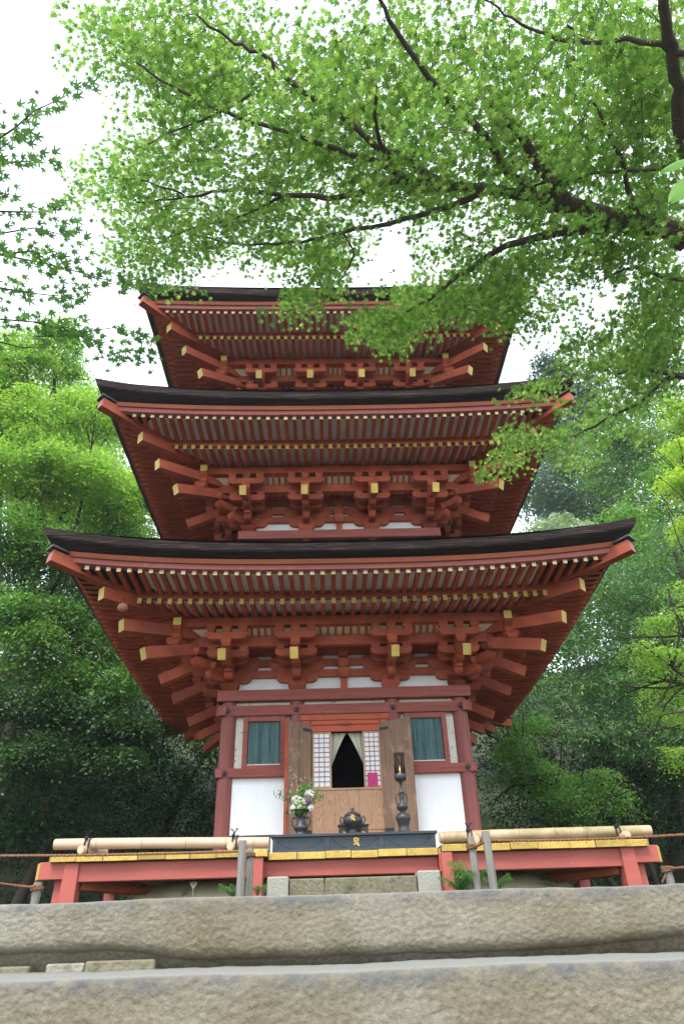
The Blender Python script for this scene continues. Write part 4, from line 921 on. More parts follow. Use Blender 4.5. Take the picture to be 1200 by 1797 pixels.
# posts and ropes
def post(px, py, Y, r, lab, zb=-.80, lean=(0, 0)):
    p = V3(px, py, Y); t_ = thing('log_post', lab, 'post', (p.x+lean[0], Y+lean[1], zb), group='grey log posts holding the rope')
    H = p.z-zb; n = 9; pts = [(-lean[0]*k/n, -lean[1]*k/n, H*k/n) for k in range(n+1)]; rad = [r*(1+.05*math.sin(k*2.1+px)) for k in range(n)]+[r*.93]
    mb = MB(); mb.tube(pts, rad, 14, 0, True, 1); obj('shaft', mb, [m_post, m_postend], t_); return Vector(p), r
def rope(pts, name='rope', lab='', r=.0115, grp=None):
    # two twisted strands
    P_ = []; pts = [Vector(p) for p in pts]
    for a, b in zip(pts, pts[1:]):
        n = max(2, int((b-a).length/.02)); P_ += [a.lerp(b, k/n) for k in range(n)]
    P_.append(pts[-1]); t_ = thing(name, lab, 'rope', pts[0], group=grp)
    for ph in (0, PI):
        q = []; L_ = 0
        for k, p in enumerate(P_):
            if k: L_ += (p-P_[k-1]).length
            th = L_*95+ph; q.append(p-pts[0]+Vector((0, math.cos(th)*r*.5, math.sin(th)*r*.5)))
        mb = MB(); mb.tube(q, r*.68, 6); obj('strand', mb, m_rope, t_)
def sag(a, b, s, n=10): a = Vector(a); b = Vector(b); return [a.lerp(b, k/n)-Vector((0, 0, s*4*(k/n)*(1-k/n))) for k in range(n+1)]
pa, ra = post(426, 1475, -2.25, .036, 'front grey log post left of the small stair'); pb, rb = post(440, 1488, -2.10, .030, 'shorter grey log post just behind the left front post')
pc, rc = post(851, 1459, -2.25, .036, 'taller grey log post among ferns right of the small stair', lean=(.02, 0)); pd, rd = post(825, 1468, -2.05, .034, 'shorter rope-wrapped log post among ferns right of the small stair', lean=(.02, 0))
pe, re_ = post(68, 1548, -2.35, .036, 'low grey post at the far left under the deck corner'); pf, rf = post(1169, 1522, -2.35, .036, 'low grey post at the far right under the deck corner')
rope(sag(V3(-60, 1502, -2.6), pa+Vector((0, -.0, -.085)), .01), lab='brown rope running left from the left front post'); rope(sag(pc+Vector((0, 0, -.075)), V3(1280, 1459, -2.9), .02), lab='brown rope running right from the tall right post')
rope(sag(V3(-60, 1536, -2.8), pe+Vector((0, -.03, -.04)), .015), lab='low brown rope coming in from the left edge'); rope(sag(pf+Vector((0, -.03, -.01)), V3(1270, 1512, -2.7), .01), lab='low brown rope leaving at the right edge')
rope([pf+Vector((0, -.03, -.02)), pf+Vector((-.07, 0, -.11))], lab='short rope end hanging from the low right post')
def wrap(p, r, lab, n=3):
    pts = []; 
    for k in range(n*12+1): th = 2*PI*k/12; pts.append((p.x+(r+.010)*math.cos(th), p.y+(r+.010)*math.sin(th), p.z+.012*math.sin(th*.5)+.007*k/12))
    rope(pts, 'rope_wrap', lab, .010, 'rope windings on posts')
wrap(pd+Vector((0, 0, -.10)), rd, 'rope winding round the shorter right post'); wrap(pb+Vector((0, 0, -.07)), rb, 'rope winding round the shorter left post'); wrap(pe+Vector((0, 0, -.06)), re_, 'rope winding round the far left low post'); wrap(pf+Vector((0, 0, -.03)), rf, 'rope winding round the far right low post')
rope([pd+Vector((.03, -.03, -.09)), pc+Vector((-.03, -.02, -.09))], lab='short rope between the two right posts')
# corner bell
bl = thing('wind_bell', 'small round rusty bell hanging under the left corner of the lowest roof', 'bell', (V3(216, 1066, -1.36)))
mb = MB(); mb.lathe([(.0, .06), (.02, .055), (.055, .03), (.066, 0), (.055, -.03), (.03, -.05), (.0, -.055)], seg=16); obj('bell_body', mb, m_vermil, bl)
mb = MB(); mb.tube([(0, 0, .05), (0, 0, .14)], .005, 6); obj('hook', mb, m_black, bl)

# ferns and small plants
def fern(name, label, px, py, Y, n, size, m=l_fern):
    base = V3(px, py, Y); t_ = thing(name, label, 'fern' if 'fern' in name else 'plant', base)
    for q in range(n):
        a = RNG.uniform(0, 2*PI); L_ = size*RNG.uniform(.6, 1.15); up = RNG.uniform(.55, 1.1); k = 12; t = np.linspace(.12, 1, k)
        cx = np.cos(a)*L_*t*.8; cy = np.sin(a)*L_*t*.5; cz = L_*up*t*(1-.45*t)
        Cn = np.stack([cx, cy, cz], 1); side = np.array([-np.sin(a), np.cos(a), 0]); Ps, Ns, Ys = [], [], []
        for sgn in (-1, 1):
            wlen = L_*.24*np.sin(PI*np.clip(t, 0, .97))**.7
            for u in np.linspace(.12, 1, 7): Ps.append(Cn+side*sgn*(wlen*u)[:, None]+np.array([0, 0, -.02])*u+RNG.normal(size=Cn.shape)*.004); Ns.append(np.tile([0, -.5, 1.], (k, 1))+RNG.normal(size=(k, 3))*.35)
        Pn = np.concatenate(Ps); V, T = leaf_arrays(Pn, np.concatenate(Ns), .0115*(size/.26)**.8*RNG.uniform(.7, 1.4, len(Pn))); o = link(bpy.data.objects.new('frond', tri_mesh('frond', V, T, m))); o.parent = t_
        mb = MB(); mb.tube([(0, 0, -.1)]+[tuple(x) for x in Cn[::5]], .003, 4); obj('stalk', mb, l_mid, o)
fern('fern', 'bright green fern at the foot of the two right log posts, left part', 806, 1562, -2.0, 16, .26); fern('fern', 'bright green fern right of the tall log post', 872, 1560, -2.1, 9, .20)
fern('fern', 'tall fern rising behind the shorter right log post', 830, 1545, -1.9, 10, .32)
fern('fern', 'small green fern between the left posts and the mound', 408, 1570, -2.0, 9, .17); fern('fern', 'small green fern right of the left posts', 452, 1566, -2.0, 5, .15)
t_ = thing('seedling', 'tiny pale seedling with a forked top in front of the clay mound', 'plant', V3(338, 1572, -2.1)); mb = MB(); mb.tube([(0, 0, -.1), (0, 0, .08)], .0025, 5)
for a in range(7): th = a*.9; mb.tube([(0, 0, .05), (.03*math.cos(th), .01, .10+.01*math.sin(th))], .002, 4)
obj('stem', mb, m_postend, t_)

# ================================================================== VEGETATION
def B(px, py, Y, r, fz=.7, fy=1.0): p = aty(px, py, Y); return (p[0], p[1], p[2], r, r*fy, r*fz)
def tree(name, label, base, blobs, m, n, per, srad, ls, bark=m_barkd, trunk_r=.16, shape='kite', cat='tree', group=None, limbs=True, lean=None, **kw):
    bz = terrain_z(*base)-.1; t_ = thing(name, label, cat, (base[0], base[1], bz), group=group)
    rough = []
    for b in blobs:
        rough.append(tuple(b[:3])+tuple(.72*q for q in b[3:6]))
        for _ in range(4):
            d = RNG.normal(size=3); d /= np.linalg.norm(d); f = RNG.uniform(.28, .5); rough.append((b[0]+d[0]*b[3]*.8, b[1]+d[1]*b[4]*.8, b[2]+d[2]*b[5]*.95, b[3]*f, b[4]*f, b[5]*f))
    crown('crown', t_, m, rough, n, per, srad, ls, shape, **kw)
    C = np.array([b[:3] for b in blobs]); top = C[C[:, 2].argmax()]; b0 = np.array((base[0], base[1], bz))
    tp = wobble(b0, top, 10, .04); mb = MB(); mb.tube([p-b0 for p in tp], list(np.linspace(trunk_r, trunk_r*.22, 10)), 10); obj('trunk', mb, bark, t_)
    if limbs:
        for c in C:
            f = .35+.4*RNG.random(); k = int(f*9); st = np.array(tp[k]); 
            if c[2] < st[2]: 
                hz = [q for q in tp if q[2] < c[2]-.3] or [tp[1]]; st = np.array(hz[-1])
            lp = wobble(st, c+RNG.normal(size=3)*.2, 7, .06); mb = MB(); mb.tube([p-b0 for p in lp], list(np.linspace(trunk_r*.42, .012, 7)), 7); obj('branch', mb, bark, t_)
            for _ in range(4):
                e_ = np.array(lp[3+RNG.integers(3)]); d = RNG.normal(size=3)*np.array((1, 1, .5)); d /= np.linalg.norm(d); q = wobble(e_, c+d*RNG.uniform(.6, 1.0), 5, .07); mb = MB(); mb.tube([p-b0 for p in q], list(np.linspace(.022, .006, 5)), 5); obj('twig', mb, bark, t_)
    return t_

# ---- left side
tree('maple_tree', 'tall bright green maple left of the pagoda beside its upper roofs', (-6.4, 4.3), [B(20, 640, 4.5, 1.1, .8), B(95, 618, 4.8, 1.0, .75), B(60, 730, 4.2, 1.2, .75), B(165, 735, 4.8, 1.0, .7), B(40, 830, 4.2, 1.2, .75), B(150, 830, 4.6, 1.2, .7), B(215, 890, 5.2, 1.1, .75), B(10, 720, 5, 1.3, .6)],
     l_bright, 1150, 60, .50, .078, trunk_r=.15, bark=m_barkd, flat=.2, droop=.45, tiltvar=.45)
tree('maple_tree', 'green maple with thin dark branches beside the lowest roof, left', (-6.9, 3.6), [B(30, 930, 3.6, 1.0, .7), B(120, 960, 4.2, 1.0, .62), B(30, 1050, 3.6, .9, .62), B(110, 1075, 4, .9, .55), B(180, 1120, 4.6, .9, .62), B(225, 960, 5.5, 1.2, .7), B(60, 1160, 3.8, 1.0, .55), B(170, 1200, 4.4, 1.0, .55)],
     l_mid, 950, 60, .48, .07, trunk_r=.12, flat=.2, droop=.45, tiltvar=.45)
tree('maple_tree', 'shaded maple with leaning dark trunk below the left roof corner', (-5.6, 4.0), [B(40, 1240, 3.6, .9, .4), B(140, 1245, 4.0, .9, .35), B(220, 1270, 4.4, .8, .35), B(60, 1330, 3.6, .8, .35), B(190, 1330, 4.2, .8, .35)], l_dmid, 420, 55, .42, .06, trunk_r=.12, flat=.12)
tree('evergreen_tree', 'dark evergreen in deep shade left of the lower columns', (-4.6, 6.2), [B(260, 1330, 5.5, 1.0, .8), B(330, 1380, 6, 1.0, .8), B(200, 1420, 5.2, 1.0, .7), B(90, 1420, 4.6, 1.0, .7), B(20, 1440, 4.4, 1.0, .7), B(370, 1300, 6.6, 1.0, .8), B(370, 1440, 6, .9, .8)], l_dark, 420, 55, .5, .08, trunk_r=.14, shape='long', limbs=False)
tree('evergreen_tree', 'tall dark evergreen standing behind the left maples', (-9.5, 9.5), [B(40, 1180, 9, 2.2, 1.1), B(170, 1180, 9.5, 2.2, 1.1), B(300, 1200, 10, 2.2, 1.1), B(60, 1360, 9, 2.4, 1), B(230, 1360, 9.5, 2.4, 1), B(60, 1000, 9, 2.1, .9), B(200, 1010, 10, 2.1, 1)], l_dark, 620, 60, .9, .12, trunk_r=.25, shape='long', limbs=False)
tree('broadleaf_tree', 'tall leafy tree filling in behind the bright left maple', (-10.5, 10.0), [B(30, 720, 9.5, 2.0, 1), B(150, 740, 10, 1.8, .8), B(70, 850, 9.5, 2.2, 1), B(200, 860, 10.5, 1.8, .9), B(0, 650, 9, 1.6, .8)], l_bright, 700, 60, .9, .11, trunk_r=.2, limbs=False)
# ---- right side
tree('conifer_tree', 'distant hazy dark conifer above the middle roof corner, right', (20, 26), [B(980, 665, 24, 2.0, 1.2), B(960, 760, 24, 2.6, 1.2), B(1010, 720, 25, 2.3, 1.1), B(950, 840, 24, 2.6, 1), B(1040, 840, 24, 3.0, 1)], l_conifer, 620, 45, .9, .2, trunk_r=.3, limbs=False)
tree('conifer_tree', 'far dark tree with a pale trunk behind the pale bush, right', (17, 20), [B(1010, 830, 19, 2.0, 1), B(960, 870, 19, 1.6, .8), B(1060, 900, 19, 2.4, 1), B(1060, 960, 18, 2.4, 1)], l_conifer, 380, 45, .8, .16, bark=m_barkl, trunk_r=.3, limbs=False)
tree('broadleaf_tree', 'mid green broadleaf tree high at right behind the maple twigs', (13.5, 13), [B(1090, 730, 14, 1.8, .9), B(1120, 800, 14, 2.0, .9), B(1050, 790, 14.5, 1.5, .8), B(1190, 760, 14, 2.0, 1), B(1150, 880, 13, 2.0, .9), B(1100, 960, 12, 2.0, .9), B(1200, 900, 12, 2.0, 1)], l_mid, 620, 60, .75, .12, bark=m_barkl, trunk_r=.22, limbs=False)
tree('pale_bush', 'pale whitish-leaved bush just above the right end of the lowest roof', (6.6, 7.0), [B(950, 925, 7, .55, .6), B(1000, 925, 7.2, .6, .6), B(1040, 935, 7.4, .5, .6)], l_pale, 90, 45, .28, .085, cat='bush', trunk_r=.06, shape='long', limbs=False)
tree('glossy_evergreen', 'glossy-leaved evergreen tree right of the lowest roof', (8.6, 7.2), [B(1110, 1010, 7, 1.2, .8), B(1180, 960, 7.5, 1.3, .8), B(1040, 1080, 6.6, 1.1, .8), B(1130, 1110, 6.4, 1.2, .8), B(1010, 1170, 6.2, 1.1, .8), B(1090, 1200, 6, 1.1, .8), B(1190, 1100, 6.6, 1.2, .8), B(960, 1240, 6.2, 1.0, .7), B(1050, 1290, 6, 1.0, .7), B(1150, 1290, 6, 1.1, .7)],
     l_glossy, 780, 50, .42, .085, shape='long', trunk_r=.18, tiltvar=.6, limbs=False)
tree('evergreen_tree', 'dark evergreen thicket tree behind the deck at lower right', (7.5, 8.6), [B(900, 1380, 7.5, 1.4, .9), B(1010, 1400, 7.5, 1.4, .9), B(1120, 1390, 7.5, 1.4, .9), B(1200, 1400, 7.5, 1.4, .9), B(960, 1300, 8, 1.5, .9), B(880, 1300, 8.5, 1.4, .9), B(1080, 1330, 8.5, 1.6, .9), B(1200, 1280, 8.2, 1.6, .9)], l_dark, 620, 55, .6, .1, shape='long', trunk_r=.18, limbs=False)
tree('maple_tree', 'low feathery maple right of the lower columns', (5.0, 4.2), [B(900, 1310, 4.4, .65, .35), B(950, 1350, 4.0, .7, .3), B(1010, 1375, 3.8, .7, .3), B(1060, 1395, 3.6, .6, .28), B(880, 1370, 4.6, .6, .35), B(960, 1410, 3.8, .6, .3), B(900, 1270, 5, .6, .35), B(1020, 1425, 3.6, .5, .3)], l_mid, 260, 60, .36, .05, trunk_r=.07, flat=.12, droop=.4)
tree('maple_tree', 'bright green maple boughs entering at the right edge above the deck', (5.9, .8), [B(1175, 1085, 1.2, .45, .4), B(1140, 1150, 1.0, .42, .4), B(1195, 1150, 1.2, .5, .4), B(1200, 1030, 1.4, .4, .4), B(1190, 1250, 1.2, .42, .4), B(1160, 1200, 1.6, .4, .35), B(1195, 1320, 1.0, .36, .35)], l_bright, 130, 70, .28, .042, trunk_r=.1, flat=.12, droop=.5)
tree('yellow_green_tree', 'yellow-green maple high at the right edge', (8.2, 4.2), [B(1195, 720, 4, .62, .6), B(1185, 790, 4, .55, .5), B(1198, 850, 4, .6, .5), B(1175, 850, 4.2, .35, .4), B(1205, 920, 4, .6, .5)], l_yellow, 120, 60, .34, .07, trunk_r=.09, flat=.15, droop=.4)
tree('broadleaf_tree', 'dense green tree filling in behind the glossy evergreen, right', (11.5, 11.5), [B(1000, 1000, 10.5, 1.7, .9), B(1100, 1020, 11, 2.0, .9), B(1200, 1040, 11, 2.2, .9), B(970, 1130, 10, 1.8, .9), B(1080, 1140, 10.5, 2, .9), B(1190, 1170, 10.5, 2.2, .9), B(950, 1050, 12, 1.6, .9), B(1000, 950, 13, 1.6, .8)], l_mid, 700, 60, .8, .12, trunk_r=.2, limbs=False)
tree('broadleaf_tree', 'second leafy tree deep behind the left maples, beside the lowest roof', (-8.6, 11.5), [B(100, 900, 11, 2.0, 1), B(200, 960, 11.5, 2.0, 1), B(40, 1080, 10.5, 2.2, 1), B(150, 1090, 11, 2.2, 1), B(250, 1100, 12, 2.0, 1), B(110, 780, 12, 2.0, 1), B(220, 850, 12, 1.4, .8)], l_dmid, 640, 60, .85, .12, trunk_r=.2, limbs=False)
# ---- behind and beside the pagoda, filling the slope
for q, (x, y, hgt, r, m, lab) in enumerate(((-3, 16, 7, 2.8, l_mid, 'broad tree on the slope directly behind the pagoda, left of its axis'), (3.5, 17, 7, 3.0, l_dark, 'dark tree on the slope directly behind the pagoda, right of its axis'), (-15, 9, 6.5, 3.0, l_mid, 'tree on the slope beyond the left maples, outermost'), (16.5, 8, 6.0, 3.0, l_mid, 'tree on the slope beyond the glossy evergreen, outermost'), (10.8, 13.5, 3.2, 2.6, l_dark, 'dark understorey tree on the right slope'), (-8.5, 14, 4.2, 2.8, l_dark, 'dark understorey tree on the left slope'))):
    z0_ = terrain_z(x, y); tree('slope_tree', lab, (x, y), [(x, y, z0_+hgt*.55, r, r, r*.8), (x+.8, y-.5, z0_+hgt*.85, r*.7, r*.7, r*.6), (x-1, y+.4, z0_+hgt*.4, r*.8, r*.8, r*.6)], m, 260, 50, .95, .13, trunk_r=.22, limbs=False)
# undergrowth on the dark slopes: too many plants to count
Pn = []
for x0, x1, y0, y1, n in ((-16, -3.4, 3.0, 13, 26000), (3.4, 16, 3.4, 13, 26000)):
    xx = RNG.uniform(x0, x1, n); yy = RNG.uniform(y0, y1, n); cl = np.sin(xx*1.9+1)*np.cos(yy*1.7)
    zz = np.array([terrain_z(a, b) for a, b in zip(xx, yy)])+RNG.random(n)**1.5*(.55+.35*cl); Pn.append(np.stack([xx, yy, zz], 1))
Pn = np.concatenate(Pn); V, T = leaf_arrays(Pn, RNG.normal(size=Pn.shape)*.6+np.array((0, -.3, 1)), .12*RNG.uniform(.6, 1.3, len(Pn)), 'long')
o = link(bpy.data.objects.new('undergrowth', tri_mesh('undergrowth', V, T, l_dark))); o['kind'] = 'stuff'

# ---- overhead maple canopy
def zc(px, py): return 2.75+(1200-px)/1000*1.15
star_me = tri_mesh('leaf', *leaf_arrays(np.zeros((1, 3)), np.array([[0, 0, 1.]]), 1.0, 'star', yaw=np.zeros(1)), l_canopy)
def spray_leaves(C, az, L_, n, size, pitch=.12, tilt=.20, face=0.):
    u = RNG.random(n)**.8; w_ = RNG.uniform(-1, 1, n)*(.52-.34*u)*L_
    d = np.array((math.cos(az), math.sin(az), -pitch)); s_ = np.array((-math.sin(az), math.cos(az), 0))
    p = C+np.outer((u-.45)*L_, d)+np.outer(w_, s_); p[:, 2] += -.22*L_*np.maximum(0, u-.2)**2-.25*np.abs(w_)+RNG.normal(size=n)*.018
    nn = np.array((0, face, 1.))+RNG.normal(size=(n, 3))*(tilt+face*.25)+d*.25; ang = az-PI/2+w_/L_*1.8+RNG.normal(size=n)*.35
    return p, nn, size*RNG.uniform(.72, 1.22, n), ang
def world_yaw(nn, ang):      # leaf_arrays measures yaw from its own tangent: convert a world heading
    Nr = nn/np.linalg.norm(nn, axis=1)[:, None]; A_ = np.cross(np.tile([0, 0, 1.], (len(nn), 1)), Nr); A_ /= np.linalg.norm(A_, axis=1)[:, None]+1e-9
    Bv = np.cross(Nr, A_); h_ = np.stack([-np.sin(ang), np.cos(ang), np.zeros(len(ang))], 1)
    return np.arctan2(-(h_*A_).sum(1), (h_*Bv).sum(1))
CAN = [  # px, py, rx, ry, sprays, heading (deg), dz
 (200, 60, 75, 60, 26, 170, .5), (300, 60, 90, 70, 40, 150, .4), (420, 50, 90, 60, 36, 140, .5), (560, 60, 80, 70, 30, 120, .5), (330, 150, 95, 60, 46, 170, .3), (250, 150, 50, 50, 16, 170, .4),
 (450, 170, 100, 70, 50, 160, .2), (570, 150, 90, 80, 44, 150, .2), (680, 90, 100, 90, 50, 120, .3), (780, 60, 90, 70, 44, 110, .4), (880, 90, 90, 90, 52, 90, .2), (1010, 70, 90, 70, 48, 70, .2), (1120, 60, 90, 80, 56, 60, .1),
 (1150, 180, 70, 80, 50, 40, .1), (1040, 190, 80, 70, 50, 80, .1), (930, 200, 70, 60, 40, 120, .1), (780, 190, 80, 70, 46, 150, .1), (680, 220, 90, 70, 50, 170, .1), (560, 250, 90, 50, 46, 175, .1), (440, 270, 90, 55, 46, 180, .1),
 (320, 250, 90, 55, 46, 185, .2), (240, 280, 55, 45, 22, 185, .2), (185, 320, 42, 42, 18, 190, .2), (280, 350, 75, 45, 34, 190, .1), (390, 370, 90, 50, 44, 190, .0), (300, 430, 85, 40, 34, 200, .0), (250, 445, 50, 22, 12, 200, .1), (430, 420, 90, 40, 34, 200, .0),
 (540, 350, 90, 50, 42, 190, .0), (640, 340, 90, 55, 42, 200, .0), (560, 430, 70, 40, 18, 220, -.1), (760, 290, 80, 60, 44, 180, .0), (860, 340, 90, 60, 50, 200, .0), (900, 260, 70, 50, 34, 160, .0), (1000, 300, 90, 60, 54, 120, .0), (1130, 320, 80, 70, 58, 60, .0),
 (1090, 430, 100, 50, 54, 230, -.1), (960, 420, 90, 45, 40, 220, -.1), (850, 420, 70, 40, 28, 215, -.1), (800, 370, 70, 35, 22, 200, .0), (350, 490, 34, 22, 9, 230, -.1), (300, 495, 25, 14, 4, 230, -.1),
 (860, 490, 70, 35, 28, 225, -.2), (780, 510, 60, 32, 26, 225, -.2), (720, 550, 60, 28, 24, 225, -.25), (670, 575, 40, 22, 22, 225, -.3), (700, 590, 45, 16, 16, 225, -.3), (870, 540, 55, 28, 26, 230, -.2), (905, 560, 30, 20, 8, 230, -.25), (592, 450, 24, 40, 16, 235, -.1), (600, 500, 20, 12, 4, 235, -.1), (930, 500, 60, 40, 24, 230, -.2), (790, 545, 50, 16, 9, 225, -.2), (650, 520, 25, 10, 3, 225, -.2),
 (525, 525, 14, 26, 11, 250, -.2), (572, 512, 14, 14, 7, 250, -.2), (590, 470, 25, 28, 7, 240, -.1), (520, 450, 60, 28, 8, 230, -.1), (640, 410, 70, 22, 10, 210, -.1), (750, 430, 22, 40, 9, 240, -.1), (740, 480, 40, 16, 7, 240, -.1),
 (1150, 560, 70, 60, 64, 240, -.3), (1060, 620, 60, 34, 24, 230, -.3), (1130, 640, 80, 40, 52, 230, -.3), (990, 570, 50, 40, 14, 230, -.2), (1000, 640, 35, 18, 6, 225, -.35), (1180, 500, 40, 50, 16, 230, -.2), (1040, 500, 60, 24, 14, 230, -.2),
 (960, 692, 45, 14, 7, 215, -.5), (1060, 720, 60, 30, 20, 220, -.5), (1150, 690, 50, 26, 18, 220, -.5), (920, 770, 38, 18, 13, 215, -.7), (885, 815, 24, 20, 9, 220, -.75), (980, 770, 42, 18, 11, 215, -.65), (1020, 800, 30, 16, 8, 220, -.6), (1110, 760, 40, 20, 8, 220, -.5)]
HOLES = [(405, 492, 42, 24), (690, 452, 38, 30), (650, 478, 28, 22), (722, 222, 20, 10), (958, 165, 34, 11), (985, 58, 17, 10), (505, 12, 18, 22), (815, 82, 10, 14), (222, 222, 24, 14), (1045, 545, 32, 26), (985, 500, 16, 10), (232, 178, 14, 12), (430, 235, 10, 7), (365, 312, 9, 6), (835, 385, 20, 12)]
base_c = (3.9, -6.1, -.88)
can = thing('maple_tree', 'large overhanging maple whose light green leafy boughs fill the top of the photo', 'tree', base_c); b0 = np.array(base_c)
Ps, Ns, Ss, As = [], [], [], []; twigs = MB()
for (px, py, rx, ry, n, hd, dz) in CAN:
    for _ in range(int(n*(.53 if py < 430 else .68))):
        a = RNG.uniform(0, 2*PI); r_ = RNG.random()**.55; x, y = px+rx*r_*math.cos(a), py+ry*r_*math.sin(a)
        if any(((x-h_[0])/(h_[2]+22))**2+((y-h_[1])/(h_[3]+20))**2 < 1 for h_ in HOLES): continue
        z = zc(x, y)+dz*.6+RNG.normal()*.28
        C = atz(x, y, z); az = math.radians(hd+RNG.normal()*28); L_ = RNG.uniform(.30, .52)
        p, nn, ss, ang = spray_leaves(C, az, L_, int(RNG.integers(30, 46)), .030, face=.15+.7*smooth(380, 560, y))
        Ps.append(p); Ns.append(nn); Ss.append(ss); As.append(ang)
        d = np.array((math.cos(az), math.sin(az), -.1)); e = C-d*L_*.4; twigs.tube([e-b0, C-b0+RNG.normal(size=3)*.012, C+d*L_*.36-b0-np.array((0, 0, .04))], [.0026, .0018, .0008], 3, caps=False)
Pn, Nn, Sn, An = map(np.concatenate, (Ps, Ns, Ss, As)); near = np.argsort(np.linalg.norm(Pn-CAM, axis=1)-Sn*30)
vis = []
for k in near:
    q = Pn[k]-CAM; zc_ = q@CF; X_, Y_ = 600+FPX*(q@CR)/zc_, 898.5-FPX*(q@CU)/zc_
    if 0 < X_ < 1200 and 0 < Y_ < 1797: vis.append(k)
    if len(vis) == 290: break
mask = np.ones(len(Pn), bool); mask[vis] = False
V, T = leaf_arrays(Pn[mask]-b0, Nn[mask], Sn[mask], 'star', yaw=world_yaw(Nn[mask], An[mask])); o = link(bpy.data.objects.new('crown_leaves', tri_mesh('crown_leaves', V, T, l_canopy))); o.parent = can; o['kind'] = 'stuff'
def leaf_objs(par, idx, Pn, Nn, Sn, An, me, b0):
    yw = world_yaw(Nn, An)
    for k in idx:
        n_ = Nn[k]/np.linalg.norm(Nn[k]); A_ = np.cross([0, 0, 1.], n_); A_ /= np.linalg.norm(A_)+1e-9; Bv = np.cross(n_, A_); c, s_ = math.cos(yw[k]), math.sin(yw[k])
        X = A_*c+Bv*s_; Y = -A_*s_+Bv*c; o = link(bpy.data.objects.new('leaf', me)); o.parent = par; s1 = Sn[k]; q = Pn[k]-b0
        o.matrix_local = Matrix(((X[0]*s1, Y[0]*s1, n_[0]*s1, q[0]), (X[1]*s1, Y[1]*s1, n_[1]*s1, q[1]), (X[2]*s1, Y[2]*s1, n_[2]*s1, q[2]), (0, 0, 0, 1)))
# the shared leaf mesh was laid out in leaf_arrays' frame for an upright normal: rebuild it in plain x,y,z
pl = bpy.data.meshes.new('leaf'); pl.from_pydata([tuple(v) for v in STAR], [], STAR_T); pl.materials.append(l_canopy)
leaf_objs(can, vis, Pn, Nn, Sn, An, pl, b0)
obj('twigs', twigs, m_bark_t, can, kind='stuff')
BRS = [([(1330, 470), (1260, 436), (1200, 412), (1120, 392), (1060, 376), (990, 355), (925, 343), (860, 333), (795, 328)], .052, .024), ([(795, 328), (740, 300), (705, 272), (665, 250), (658, 150)], .024, .008),
 ([(795, 328), (700, 322), (600, 345), (500, 343), (420, 330), (330, 345), (240, 355)], .022, .005), ([(1200, 430), (1150, 400), (1080, 392), (1020, 372), (960, 368)], .038, .018), ([(960, 360), (890, 302), (850, 236), (770, 162), (695, 55), (660, -10)], .026, .008),
 ([(1000, 360), (940, 277), (905, 225), (860, 182)], .030, .014), ([(1260, 420), (1196, 250), (1190, 150), (1172, 60), (1158, -30)], .034, .018), ([(700, 300), (615, 218), (500, 135), (455, 90), (400, 70), (345, 25)], .018, .005),
 ([(1100, 398), (1020, 402), (945, 416), (870, 440), (785, 500), (720, 545), (655, 575)], .030, .005), ([(1200, 285), (1150, 295), (1040, 305), (940, 325), (880, 350)], .010, .005), ([(1230, 105), (1200, 95), (1100, 67), (1025, 75), (995, 45)], .016, .005),
 ([(1260, 670), (1200, 662), (1130, 648), (1080, 655)], .020, .006), ([(1200, 662), (1175, 662), (1123, 706), (1044, 746), (971, 785), (900, 812)], .014, .004), ([(1240, 500), (1160, 485), (1110, 470), (1060, 490)], .012, .005),
 ([(795, 328), (740, 330), (675, 290), (600, 266), (520, 236), (400, 200), (300, 150), (240, 110)], .020, .005), ([(860, 335), (780, 362), (710, 385), (600, 408), (530, 425), (440, 430), (340, 412)], .018, .005), ([(500, 343), (420, 380), (340, 400), (270, 430)], .009, .003),
 ([(600, 408), (620, 440), (610, 470), (595, 495)], .008, .003), ([(440, 165), (380, 200), (300, 230), (240, 260)], .008, .003), ([(1025, 75), (960, 60), (900, 30), (850, 0)], .009, .004), ([(330, 345), (260, 320), (190, 310)], .007, .003), ([(1120, 392), (1080, 250), (1040, 180)], .014, .006)]
for pts, ra, rb in BRS:
    lim = [np.array(atz(x, y, zc(x, y)-(.5 if y > 600 else (.34 if y > 450 else .30)))) for x, y in pts]
    fine = []
    for k in range(len(lim)-1):      # rounded, slightly crooked
        p0_, p1_, p2_, p3_ = lim[max(k-1, 0)], lim[k], lim[k+1], lim[min(k+2, len(lim)-1)]
        for t in (0, .25, .5, .75): fine.append(.5*((2*p1_)+(-p0_+p2_)*t+(2*p0_-5*p1_+4*p2_-p3_)*t*t+(-p0_+3*p1_-3*p2_+p3_)*t**3)+RNG.normal(size=3)*.006)
    fine.append(lim[-1]); mb = MB(); mb.tube([p-b0 for p in fine], list(np.linspace(ra*1.15, rb*1.1, len(fine))), 8); obj('branch', mb, m_bark_t, can)
j0 = np.array(atz(1330, 470, zc(1330, 470)-.34)); mb = MB(); mb.tube([(0, 0, -.1), (-.08, .05, .9), (.03, .1, 1.9), tuple((j0-b0)*.9+np.array((.1, 0, -.1))), tuple(j0-b0)], [.22, .17, .13, .08, .058], 12); obj('trunk', mb, m_bark_t, can)

